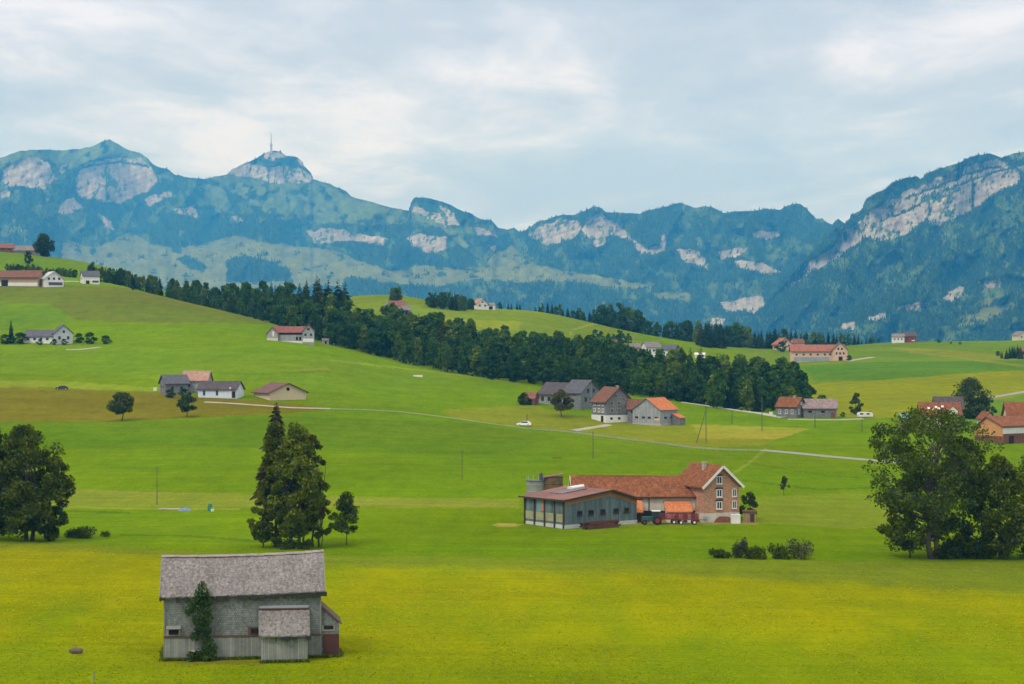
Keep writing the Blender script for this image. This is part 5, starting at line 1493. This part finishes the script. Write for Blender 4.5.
v = volume(r, 8.6, 8, 4.4, 6.4, WHITE, R_GREY, over=.5); fars(v, 'f', (-2.5, 0, 2.5), 2.6, 1, 1.2)
r = house('barn', 'red barn with dark roof attached to the lonely white house on the right hill', 'barn', 909.5, 343, -8, D=1446)
v = volume(r, 9.2, 9, 4.4, 7.4, plain('red_barn_paint', (.26, .05, .045), .85, .25), R_DARK, over=.5); fars(v, 'f', (-2, 2), 2.2, 1.2, 1.0); panel(v, 'f', 2.4, 1.3, 2.2, .8, WHITE, 'white_patch', .06, .1)
r = house('house', 'cream house on the far brow at the right edge of the picture', 'house', 1020, 343, -70, D=1480)
v = volume(r, 9, 8, 3.6, 6.6, CREAM, R_GREY, over=.5); fars(v, 'r', (-1.5, 1.5), 2.5, 1, 1.2)
r = house('shed', 'tiny red shed beside the conifer clump at the right edge', 'shed', 1023, 355, 0, back=2)
v = volume(r, 4, 3.4, 2.4, 3.8, plain('red_barn_paint', (.26, .05, .045)), R_RUST, over=.3); panel(v, 'f', 0, .9, 1.2, 1.8, DARK, 'door')

# centre hill
r = house('house', 'red-roofed house among trees on top of the centre hill', 'house', 397, 0, 8, D=1165)
v = volume(r, 8.5, 7.5, 5.4, 8.2, CREAM, courses('wine_red_tiles', (.22, .085, .075), (.5, .45), var=.25), over=.5); fars(v, 'f', (-2.4, 0, 2.4), 3.5, 1.1, 1.3)
r = house('house', 'small white gable directly left of the red-roofed house on the centre hill', 'house', 387.5, 0, -70, D=1168)
v = volume(r, 5, 4.4, 4.4, 6.6, WHITE, R_GREY, over=.4); fars(v, 'r', (0,), 3.4, 1, 1.2)
r = house('shed', 'grey wooden shed directly right of the red-roofed house on the centre hill', 'shed', 406, 0, 10, D=1160)
v = volume(r, 5, 4.6, 3.8, 6.0, GREYSH, R_GREY, over=.4); panel(v, 'f', 0, 2.2, 1.6, 2.4, DARK, 'door')
r = house('house', 'white gabled house at the right end of the copse on the centre hill', 'house', 480, 308, -66, D=1255)
v = volume(r, 8, 7.6, 3.4, 6.4, WHITE, R_PINK, over=.6); fars(v, 'r', (-1.8, 1.8), 2.2, 1.1, 1.3); window(v, 'r', 0, 4.4, 1, 1, far=True)
r = house('garage', 'low white garage right of the white gabled house on the centre hill', 'garage', 490.5, 308, -8, D=1255)
v = volume(r, 5.4, 5, 2.8, 4.2, WHITE, R_GREY, over=.3); panel(v, 'f', .6, 1.1, 2.4, 2.0, DARK, 'door')
r = house('farmhouse', 'white farm with light grey roof showing above the long wood on the centre hill', 'house', 651, 0, 22, D=1105)
v = volume(r, 8.8, 7.4, 6.2, 9.0, WHITE, R_GREY, over=.5); fars(v, 'f', (-2.5, 0, 2.5), 4.4, 1.1, 1.2); fars(v, 'l', (-1.5, 1.5), 4.4, 1, 1.2)
r = house('farmhouse', 'white house with slate roof and red-brown gable just above the long wood', 'house', 670, 0, -30, D=1105)
v = volume(r, 8.8, 6.6, 6.2, 8.8, WHITE, R_SLATE, over=.5, gable=WOODRED); fars(v, 'f', (-2, 1), 4.4, 1.1, 1.2); fars(v, 'r', (0,), 6.2, 1.2, 1.2)
r = house('shed', 'small brown-grey shed roof left of the white farm above the wood', 'shed', 634.5, 0, 6, D=1100)
v = volume(r, 5.6, 5, 5.2, 7.2, TANWOOD, R_GREY, over=.4); panel(v, 'f', 0, 2.4, 2.0, 3.6, DARK, 'door')
r = house('shed', 'low white shed roof right of the farms above the wood', 'shed', 700, 0, -10, D=1150)
v = volume(r, 5.6, 4.2, 1.9, 2.8, WHITE, WHITE, over=.3); panel(v, 'f', 0, .8, 1.6, 1.6, DARK, 'door')
r = house('house', 'red-brown roofed hut at the left edge of the trees above the long wood', 'hut', 613, 0, 0, D=1110)
v = volume(r, 4.6, 4.4, 3.8, 6.0, PEACH, R_BROWN, over=.4); fars(v, 'f', (-1, 1), 2.9, .8, .9)

# left hill: top farm
r = house('barn', 'long tan barn with brown roof cut off by the left edge on the hilltop', 'barn', 9, 286.2, -2, back=5)
v = volume(r, 33, 11, 4.6, 7.9, plain('tan_plaster', (.42, .30, .19), .9, .2), R_BROWN, over=.8, th=.3)
panel(v, 'f', 2, .9, 28, 1.7, WHITE, 'white_foot', .05, .1); panel(v, 'f', -.6, 1.6, 3.4, 3.1, DARK, 'gate', .1, .1)
r = house('farmhouse', 'white gabled farmhouse with pale roof at the right end of the long hilltop barn', 'house', 51.5, 287, -62, back=4)
v = volume(r, 9.5, 9.6, 4.2, 7.6, WHITE, plain('pale_sheet_roof', (.44, .47, .48), .6, .15), over=.6, th=.25)
fars(v, 'r', (-2.6, 0, 2.6), 4.1, 1.1, 1.2); panel(v, 'r', .8, 1.6, 7.0, 1.5, R_SLATE, 'window_band', .05, .1)
r = house('house', 'small white house with slate roof standing apart right of the hilltop barn', 'house', 90, 284, 22, back=4)
v = volume(r, 8.6, 7.2, 4.2, 6.8, WHITE, R_SLATE, over=.4); fars(v, 'l', (-1.5, 1.5), 3, 1, 1.2); panel(v, 'f', -1.8, .9, 1.8, 1.8, DARK, 'door'); panel(v, 'f', 2.2, 1.3, 3.2, 1.0, R_SLATE, 'window_band', .05, .1)
r = house('house', 'dark red wooden house on the skyline at the left edge', 'house', 6.5, 0, 12, D=1285)
v = volume(r, 8.8, 8, 2.8, 5.6, WOODRED, R_RUST, over=.5); fars(v, 'f', (-2, 2), 1.7, 1, 1)
r = house('barn', 'low grey barn with pale tiled roof on the skyline right of the dark red house', 'barn', 26.5, 0, -3, D=1285)
v = volume(r, 15, 8, 2.4, 5.4, GREYSH, R_GREY, over=.5); panel(v, 'f', 2, 1.0, 2.4, 2.0, DARK, 'gate')
# left hill: slate-roofed farm
r = house('farmhouse', 'long white farm with slate roof and tall right gable on the left hill', 'house', 46, 343.5, -16, back=5)
v = volume(r, 17, 8.5, 3.0, 5.6, WHITE, R_SLATE, over=.5); fars(v, 'f', (-6, -3, 0, 3), 1.9, 1.2, 1.0)
v2 = volume(r, 7.5, 7.4, 4.4, 7.6, plain('pale_grey_plaster', (.46, .48, .50), .9, .15), R_SLATE, o=(8.2, -1.2, 0), r=-R(50), over=.4, names=('gable_wall', 'gable_roof'))
fars(v2, 'r', (-1.8, 1.8), 2.4, 1, 1.3); window(v2, 'r', 0, 5, 1, 1.1, far=True); chimney(v2, 0, 0, 6.8, 1.4)
for px, lb in ((40, 'low garden bush before the left half of the slate-roofed farm'), (54, 'dark garden bush before the middle of the slate-roofed farm'), (64, 'garden bush at the gable foot of the slate-roofed farm')):
    g_ = hit(px, 345.0); wood_tree('b', px, g_.y, 2.7, lb, None, BRO[4])
# left hill: red-roofed house above the wood
r = house('farmhouse', 'grey shingled farmhouse with wine-red roof on the brow above the long wood', 'house', 292, 342.3, -3, back=4)
WINE = courses('wine_red_tiles', (.22, .085, .075), (.5, .45), var=.25)
v = volume(r, 14.5, 8.5, 4.3, 6.7, PALEGREY, WINE, over=.6, plinth=(.5, WHITE)); panel(v, 'f', -.6, 3.7, 12.5, .9, DARK, 'window_band', .05, .1); fars(v, 'f', (2.8, 4.2), 1.6, .9, 1.5, DARK)
v2 = volume(r, 10, 5.0, 4.6, 7.4, PALEGREY, WINE, o=(7.2, -.6, 0), r=-R(82), over=.35, names=('gable_wall', 'gable_roof'))
fars(v2, 'r', (-1.2, 1.2), 3.2, .9, 1); window(v2, 'r', 0, 5.6, 1.2, .8, far=True); panel(v2, 'r', 0, .8, 4.6, 1.5, WHITE, 'white_foot', .05, .1); fars(v2, 'r', (-.4, 1.4), .9, .6, 1.3)
v2 = volume(r, 9, 5.0, 3.6, 6.2, PALEGREY, WINE, o=(-7.0, -.6, 0), r=-R(98), over=.35, names=('gable_wall', 'gable_roof'))
panel(v2, 'r', 0, .9, 4.9, 1.7, CREAM, 'cream_foot', .05, .1); window(v2, 'r', .4, 3.6, .8, 2.2, far=True, pane=WHITE)
r = house('shed', 'tiny grey shed on the brow just right of the wine-red roofed farmhouse', 'shed', 325.5, 344, 10, back=1)
v = volume(r, 2.8, 2.4, 1.5, 2.4, PALEGREY, R_GREY, over=.2, th=.1); panel(v, 'f', 0, .6, .8, 1.2, DARK, 'door', .04, .06)
# hamlet on the left
r = house('barn', 'grey wooden barn with dark roof, leftmost building of the hamlet on the left', 'barn', 174, 396, 24, back=7)
v = volume(r, 8, 8, 4.2, 6.9, GREYSH, R_SLATE, over=.5); fars(v, 'l', (-1.6, 1.6), 3, 1.1, 1); fars(v, 'f', (-1.6, 1.6), 2.6, 1.1, 1)
r = house('barn', 'grey barn with faded pink tiled roof at the back of the hamlet on the left', 'barn', 197, 394, -4, back=8)
v = volume(r, 8.8, 8, 4.6, 7.6, PALEGREY, R_PINK, over=.5); fars(v, 'f', (-2, 2), 2.8, 1.2, 1); panel(v, 'f', -3.6, 2, .9, 4, BLUEGREY, 'board_panel', .05, .1)
r = house('stable', 'white-walled stable with dark brown roof at the front of the hamlet on the left', 'barn', 221, 398.3, -12, back=4)
v = volume(r, 13.5, 7.6, 3.0, 5.5, plain('bluish_whitewash', (.60, .66, .74), .85, .12), R_DARK, over=.5); fars(v, 'f', (-4.6, 0), 1.7, .8, 1.6)
panel(v, 'f', 4.7, 1.9, .5, 3.6, WHITE, 'white_post', .1, .12); panel(v, 'f', 5.9, 1.2, 1.2, 2.2, DARK, 'door')
r = house('barn', 'cream gabled barn with wide brown roof and round dark window right of the white-walled stable', 'barn', 280, 400, -58, back=6)
v = volume(r, 12.5, 13.6, 2.5, 5.5, plain('cream_yellow_plaster', (.60, .49, .32), .9, .12), courses('plum_brown_tiles', (.15, .075, .07), (.5, .45), var=.25), over=.8, th=.25)
m = MB(); c, rr_ = face_frame(v, 'r'); m.tube([(0, -.1, 3.6), (0, .05, 3.6)], .62, 12); m.xf(v['M'] @ T(c, rr_)).build('round_window', DARK, v['root'])

# ------------------------------------------------------------------ roads and tracks (draped strips a little above the ground)
def strip(name, pts, width, mat, dz=.14):
    P = [hit(*p) for p in pts]
    Q = []
    for a, b in zip(P[:-1], P[1:]):
        n = max(2, int((b - a).length / 3.5))
        Q += [a.lerp(b, i / n) for i in range(n)]
    Q.append(P[-1])
    vs_ = []
    for i, p in enumerate(Q):
        d = (Q[min(i + 1, len(Q) - 1)] - Q[max(i - 1, 0)]); d.z = 0; d.normalize(); nrm = Vector((-d.y, d.x, 0))
        for s in (-1, -.5, 0, .5, 1):
            x, y = p.x + nrm.x * s * width / 2, p.y + nrm.y * s * width / 2
            vs_.append((x, y, h1(x, y) + dz * (1 if abs(s) < 1 else .2)))
    n = len(Q)
    f = gridfaces(n, 5)
    me = npmesh(name, np.array(vs_), f[:, ::-1], mat, smooth=True)
    return tag(link(bpy.data.objects.new(name, me)), kind='structure')


ASPH = plain('pale_asphalt', (.25, .245, .23), .9, .15, .2); GRAVEL = plain('gravel', (.33, .30, .25), .95, .25, .3)
strip('road', [(764, 450.5), (790, 453), (830, 457), (870, 460.5), (915, 465), (960, 470)], 3.4, ASPH, .25)
strip('road', [(330, 409), (365, 410), (400, 412), (450, 418), (500, 425), (530, 429), (570, 432), (610, 437), (650, 442), (690, 447.5), (730, 450), (764, 450.5)], 1.9, plain('grassy_road', (.17, .19, .09), .95, .3, .2), .2)
strip('road', [(205, 402.5), (250, 405), (290, 408), (330, 409)], 2.2, GRAVEL, .25)
strip('path', [(572, 431), (590, 428), (608, 425)], 3.6, GRAVEL, .2)
strip('path', [(682, 402.5), (700, 405), (730, 409.5), (760, 413.5), (785, 418)], 4, plain('pale_path', (.38, .40, .34), .95, .2, .3), .25)
strip('path', [(788, 419.5), (815, 420), (840, 420), (862, 419)], 2.6, GRAVEL, .2)
strip('path', [(978, 400.5), (1000, 396), (1030, 391)], 4.2, ASPH, .25)
strip('path', [(846, 361.5), (858, 359.5), (872, 357.5)], 5, GRAVEL, .3)
strip('path', [(60, 282), (70, 281.5), (80, 282)], 4, GRAVEL, .3)
strip('path', [(66, 350), (82, 349.5), (100, 347.5)], 2.4, GRAVEL, .2)

# ------------------------------------------------------------------ poles, fence, vehicles, small things
POLE = plain('tarred_pole', (.10, .085, .075), .9, .3)


def pole(px, py, hpx, lb, arm=True, strut=None):
    c = hit(px, py); k_ = c.y / F; h_ = hpx * k_
    r_ = max(.09, .12 * k_ / .25)
    t = empty('utility_pole', c, 0, label=lb, cat='pole', group='utility poles')
    MB().tube([(0, 0, -.6), (0, 0, h_ * .6), (0, 0, h_)], [r_, r_ * .85, r_ * .7], 8).build('shaft', POLE, t)
    m = MB()
    if arm:
        m.box((0, 0, h_ * .95), (.9, .1, .1))
        for x in (-.38, .38): m.tube([(x, 0, h_ * .95), (x, 0, h_ * .95 + .28)], .05, 6)
    else:
        for s in (-1, 1): m.tube([(s * .1, 0, h_ * .96), (s * .22, 0, h_ * .96), (s * .22, 0, h_ * .96 + .2)], .05, 6)
    m.build('crossarm' if arm else 'insulator', POLE, t)
    if strut:
        MB().tube([(-strut * k_, 0, -.4), (-.1, 0, h_ * .86)], [r_ * .9, r_ * .7], 7).build('strut', POLE, t)


pole(157, 505, 38, 'slim dark utility pole in the left meadow above the blue tarpaulin')
pole(462, 480, 30, 'slim utility pole in the middle meadow, nearest to the white car')
pole(593, 459, 27, 'utility pole in the meadow just below the tall grey house', False)
pole(706, 443, 37, 'utility pole with a slanting strut right of the orange-roofed grey barn', True, 10)
pole(762, 431, 34, 'tall thin utility pole in front of the long wood, left of the small red-roofed farmhouse', False)
pole(732, 424, 13, 'short utility pole near the white path along the wood', False)
pole(815, 428, 15, 'short utility pole in front of the grey plank barn', False)
pole(862, 432, 12, 'short utility pole right of the white trailer', False)
pole(38 + 489, 424, 9, 'tiny post beside the white car', False)

# fence along the road
t = empty('fence', hit(600, 436), 0, label='low wooden post and rail fence along the road below the middle farms', cat='fence')
o_ = t.location
fp = [hit(*p) for p in ((534, 430.5), (570, 434), (610, 439), (650, 444), (690, 449.5), (730, 452.5), (762, 452.8))]
FQ = []
for a, b in zip(fp[:-1], fp[1:]):
    n = max(1, int((b - a).length / 3.4)); FQ += [a.lerp(b, i / n) for i in range(n)]
FQ = [Vector((p.x, p.y, h1(p.x, p.y))) for p in FQ]
m0 = None
for p in FQ[:95]:
    if m0 is None:
        po = MB().tube([(0, 0, -.4), (0, 0, 1.15)], .075, 6).build('post', BOARD2, t); m0 = po.data
    else:
        po = link(bpy.data.objects.new('post', m0), t)
    po.location = p - o_
m = MB()
for a, b in zip(FQ[:-1], FQ[1:]):
    if (b - a).length < 8:
        for z in (.55, .95): m.tube([a - o_ + Vector((0, 0, z)), b - o_ + Vector((0, 0, z))], .03, 4)
m.build('rail', BOARD2, t)


def car(px, py, rz, paint, lb, van=False):
    c = hit(px, py)
    t = empty('parked_car' if van else 'car', c, rz, label=lb, cat='car')
    prof = [(-2.15, .35), (-2.2, .75), (-1.95, .95), (-1.15, 1.0), (-.55, 1.45), (1.1, 1.48), (1.85, 1.05), (2.15, .95), (2.2, .4)] if not van else [(-2.3, .35), (-2.35, .85), (-2.0, 1.02), (-1.25, 1.08), (-.5, 1.62), (1.5, 1.66), (2.1, 1.2), (2.25, 1.05), (2.28, .4)]
    m = MB()
    for s in (-1, 1):
        q_ = [(x, s * (.84 if z < 1.05 else .68), z) for x, z in prof]; m.poly(q_ if s < 0 else q_[::-1])
    for (x0, z0_), (x1, z1_) in zip(prof, prof[1:] + prof[:1]):
        w0, w1 = (.84 if z0_ < 1.05 else .68), (.84 if z1_ < 1.05 else .68)
        m.poly([(x0, -w0, z0_), (x0, w0, z0_), (x1, w1, z1_), (x1, -w1, z1_)])
    m.build('body', paint, t)
    zt = prof[4][1]
    for s in (-1, 1):
        m = MB(); q_ = [(-1.0, s * .80, 1.08), (1.55, s * .80, 1.08), (1.05, s * .71, zt - .06), (-.5, s * .71, zt - .06)]; m.poly(q_ if s < 0 else q_[::-1]); m.build('side_window', GLASS, t)
    m = MB(); m.poly([(-1.17, -.7, 1.08), (-1.17, .7, 1.08), (-.60, .62, zt - .05), (-.60, -.62, zt - .05)][::-1]); m.build('windscreen', GLASS, t)
    for x in (-1.4, 1.4):
        for y in (-.78, .78): wheel(t, x, y, .33, .22)
    for y in (-.6, .6): MB().box((-2.2, y, .72), (.06, .3, .16)).build('headlight', WHITE, t)


car(62, 390, R(6), plain('dark_car_paint', (.02, .025, .035), .3, .1), 'small dark car on the field road of the left hill')
car(524, 426.3, R(-8), plain('white_car_paint', (.78, .79, .80), .35, .05), 'white estate car parked on the road left of the middle farms', True)
# white trailer right of the farm below the yellow hill
c = hit(865, 418); t = empty('caravan', c, R(3), label='low white caravan beside the hedge right of the grey plank barn', cat='caravan')
m = MB(); pr = [(-2.6, .5), (-2.7, 1.3), (-2.3, 2.0), (2.2, 2.05), (2.7, 1.5), (2.7, .5)]
for s in (-1, 1):
    q_ = [(x, s * 1.0, z) for x, z in pr]; m.poly(q_ if s < 0 else q_[::-1])
for (x0, z0_), (x1, z1_) in zip(pr, pr[1:] + pr[:1]): m.poly([(x0, -1, z0_), (x0, 1, z0_), (x1, 1, z1_), (x1, -1, z1_)])
m.build('body', WHITE, t)
for x in (-1.4, .9): MB().box((x, -1.02, 1.45), (1.1, .05, .55)).build('window', GLASS, t)
for y in (-.9, .9): wheel(t, .2, y, .34, .22)
MB().box((3.2, 0, .55), (1.0, .1, .1)).build('drawbar', POLE, t)
# blue tarpaulin over a heap, pale planks, green barrow
heap(185, 511, 13 * .21, 2.2, .6, plain('blue_tarpaulin', (.13, .20, .38), .5, .25, 2), 'tarpaulin', 'grey-blue tarpaulin spread over a low heap in the left meadow', 'tarpaulin', 2)
c, k_ = lot(169, 510, .4)
m = MB()
for i in range(14): m.box((rg.uniform(-.35, .35), (i % 5) * .22 - .45, .1 + (i // 5) * .1), (3.9, .19, .08), rg.uniform(-.03, .03))
tag(m.build('plank_pile', plain('pale_planks', (.50, .46, .36), .9, .25)), 'low pile of pale planks lying left of the blue tarpaulin', 'planks').location = c
c, k_ = lot(210, 511, 0)
t = empty('water_barrel', c, 0, label='green barrel with tap standing right of the blue tarpaulin', cat='barrel')
m = MB(); m.tube([(0, 0, -.1), (0, 0, .3), (0, 0, 1.0), (0, 0, 1.35)], [.42, .5, .5, .40], 14); m.build('barrel', plain('green_plastic', (.03, .22, .12), .5, .15), t)
MB().tube([(0, 0, 1.35), (0, 0, 1.42)], .43, 14).build('lid', plain('dark_cap', (.10, .11, .12)), t)
MB().tube([(.3, -.45, .3), (.3, -.62, .3)], .05, 6).build('tap', FLASH, t)
c, k_ = lot(212.5, 511.5, 0)
m = MB(); m.tube([(0, 0, -.1), (0, 0, .45)], [.30, .38], 12); m.tube([(-.3, 0, .45), (-.2, 0, .75), (.2, 0, .75), (.3, 0, .45)], .025, 5)
tag(m.build('bucket', WHITE), 'white bucket beside the green barrel', 'bucket').location = c
# white troughs on the meadow's brow
for px, py, L_, h_, lb in ((408, 364, 1.4, 1.9, 'upright white water tank at the foot of the long wood'), (418, 377, 3.6, .7, 'flat pale water trough in the meadow before the long wood'), (334.5, 344.5, 1.3, .8, 'little white trough on the brow right of the tiny grey shed'), (155, 391, 1.0, 1.2, 'white water tank left of the hamlet on the left'), (771, 414.5, 1.0, .9, 'small white feed silo bag left of the small red-roofed farmhouse')):
    c, k_ = lot(px, py, .5)
    t = empty('water_trough', c, R(5), label=lb, cat='trough')
    m = MB()
    for (cx_, cy_, dx, dy) in ((0, -.45, L_, .08), (0, .45, L_, .08), (-L_ / 2, 0, .08, .98), (L_ / 2, 0, .08, .98)): m.box((cx_, cy_, h_ / 2 - .1), (dx, dy, h_ + .2))
    m.box((0, 0, .1), (L_ - .08, .82, .2)); m.build('basin', WHITE, t)
    MB().box((0, 0, h_ - .12), (L_ - .1, .80, .05)).build('water', GLASS, t)


# ------------------------------------------------------------------ tussocks and flower heads of the near meadow
rgm = np.random.default_rng(42)
nT = 64000
ty_ = 190 * (335 / 190) ** (rgm.random(nT) ** 1.25)
tx_ = (rgm.uniform(-40, 1064, nT) - CX) / F * ty_
dens_ = fbm(tx_ / 6 + 7, ty_ / 14, 3)
kp = dens_ > rgm.uniform(.2, .7, nT); tx_, ty_ = tx_[kp], ty_[kp]
# a taller unmown fringe round the old barn
Bm = Matrix.Translation(bpy.data.objects['barn'].location) @ Matrix.Rotation(BR, 4, 'Z')
fr = []
for a_, b_, n_ in (((-8.2, -4.75), (1.7, -4.75), 700), ((1.8, -7.25), (6.7, -7.25), 420), ((6.8, -4.75), (10.1, -4.6), 220), ((10.1, -4.5), (10.2, -.4), 160), ((-8.25, -4.7), (-8.3, 4.4), 200)):
    for q_ in rgm.random(n_):
        p_ = Bm @ Vector((a_[0] + (b_[0] - a_[0]) * q_ + rgm.normal(0, .15), a_[1] + (b_[1] - a_[1]) * q_ - abs(rgm.normal(0, .22)), 0)); fr.append((p_.x, p_.y))
fr = np.array(fr); nf_ = len(fr)
# keep the tussocks out of the barn's own footprint
ib = Bm.inverted(); lx = ib[0][0] * tx_ + ib[0][1] * ty_ + ib[0][3]; ly = ib[1][0] * tx_ + ib[1][1] * ty_ + ib[1][3]
kp = ~((np.abs(lx - .9) < 9.6) & (ly > -7.4) & (ly < 4.9)); tx_, ty_ = tx_[kp], ty_[kp]
bx_ = np.concatenate([tx_, fr[:, 0]]); by_ = np.concatenate([ty_, fr[:, 1]]); nb_ = len(bx_)
hgt = np.concatenate([rgm.uniform(.035, .085, len(tx_)), rgm.uniform(.10, .36, nf_)])
bz_ = H(bx_, by_)
B0 = np.stack([bx_, by_, bz_], -1)
blades = []
for k in range(3):
    an_ = rgm.random(nb_) * 6.283; ww_ = hgt * rgm.uniform(.5, 1.3, nb_) * np.where(np.arange(nb_) < nb_ - nf_, 2.2, .35); ln_ = rgm.normal(0, np.where(np.arange(nb_) < nb_ - nf_, 2.4, .35)[:, None], (nb_, 2)) * hgt[:, None]
    dx_ = np.stack([np.cos(an_) * ww_, np.sin(an_) * ww_, np.zeros(nb_)], -1)
    tp_ = B0 + np.stack([ln_[:, 0], ln_[:, 1], hgt], -1)
    blades.append(np.stack([B0 - dx_ * .5 - [0, 0, .04], B0 + dx_ * .5 - [0, 0, .04], tp_ + dx_ * .22, tp_ - dx_ * .22], 1))
BV = np.concatenate(blades, 1).reshape(-1, 3)
ppx = CX + F * bx_ / by_; ppy = CY - F * bz_ / by_
eg = np.interp(ppx, [-600, 0, 70, 160, 330, 480, 600, 800, 1024, 1600], [545, 548, 551, 556, 566, 569, 572, 581, 594, 606])
cb_ = np.where((ppy > eg)[:, None], np.array([[.30, .335, .004]]), np.array([[.19, .245, .03]]))
lowk = np.clip((ppy - 628) / 50, 0, 1)[:, None] * .5; cb_ = cb_ * (1 - lowk) + np.array([.19, .29, .006]) * lowk
cb_ = cb_ * np.exp(rgm.normal(0, .14, (nb_, 1))) * np.exp(rgm.normal(0, .06, (nb_, 3)))
cb_[nb_ - nf_:] = np.array([.13, .185, .015]) * np.exp(rgm.normal(0, .25, (nf_, 1)))
gm, nt, b = newmat('grass_blades'); a_ = nt.nodes.new('ShaderNodeAttribute'); a_.attribute_name = 'Col'
nt.links.new(a_.outputs[0], b.inputs['Base Color']); b.inputs['Roughness'].default_value = .9; b.inputs['Specular IOR Level'].default_value = 0
tl = nt.nodes.new('ShaderNodeBsdfTranslucent'); nt.links.new(a_.outputs[0], tl.inputs[0]); mx_ = nt.nodes.new('ShaderNodeMixShader'); mx_.inputs[0].default_value = .45
nt.links.new(b.outputs[0], mx_.inputs[1]); nt.links.new(tl.outputs[0], mx_.inputs[2]); nt.links.new(mx_.outputs[0], nt.nodes['Material Output'].inputs[0])
me = npmesh('grass', BV, np.arange(len(BV)).reshape(-1, 4), gm, col=np.repeat(cb_, 12, 0))
tag(link(bpy.data.objects.new('grass', me)), kind='stuff')


# ------------------------------------------------------------------ tower on the summit
sp = None
PXm, PYm, Pm, _ = MAIN
j = int(np.argmin(np.abs(PXm[-1] - 271)))
tp = Vector(Pm[-1, j]); k = tp.y / F
root = empty('transmission_tower', tp + Vector((0, 0, -4)), 0, label='slender transmission tower standing on the rocky summit left of centre', cat='tower')
hh = 19.5 * k
m = MB(); m.tube([(0, 0, -8), (0, 0, hh * .38), (0, 0, hh * .42)], [2.0 * k * .55, 2.0 * k * .5, k * .4], 14); m.build('shaft', plain('concrete_mast', (.42, .42, .42), .8, .15, .02), root)
m = MB()
for z in (.24, .31, .38): m.tube([(0, 0, hh * z), (0, 0, hh * (z + .022))], k * 1.35, 16)
m.build('platform', plain('grey_platform', (.35, .36, .38), .7, .15, .02), root)
m = MB(); m.tube([(0, 0, hh * .40), (0, 0, hh * .7), (0, 0, hh)], [k * .5, k * .42, k * .2], 10); m.build('mast', plain('mast_paint', (.35, .28, .28), .6, .2, .02), root)
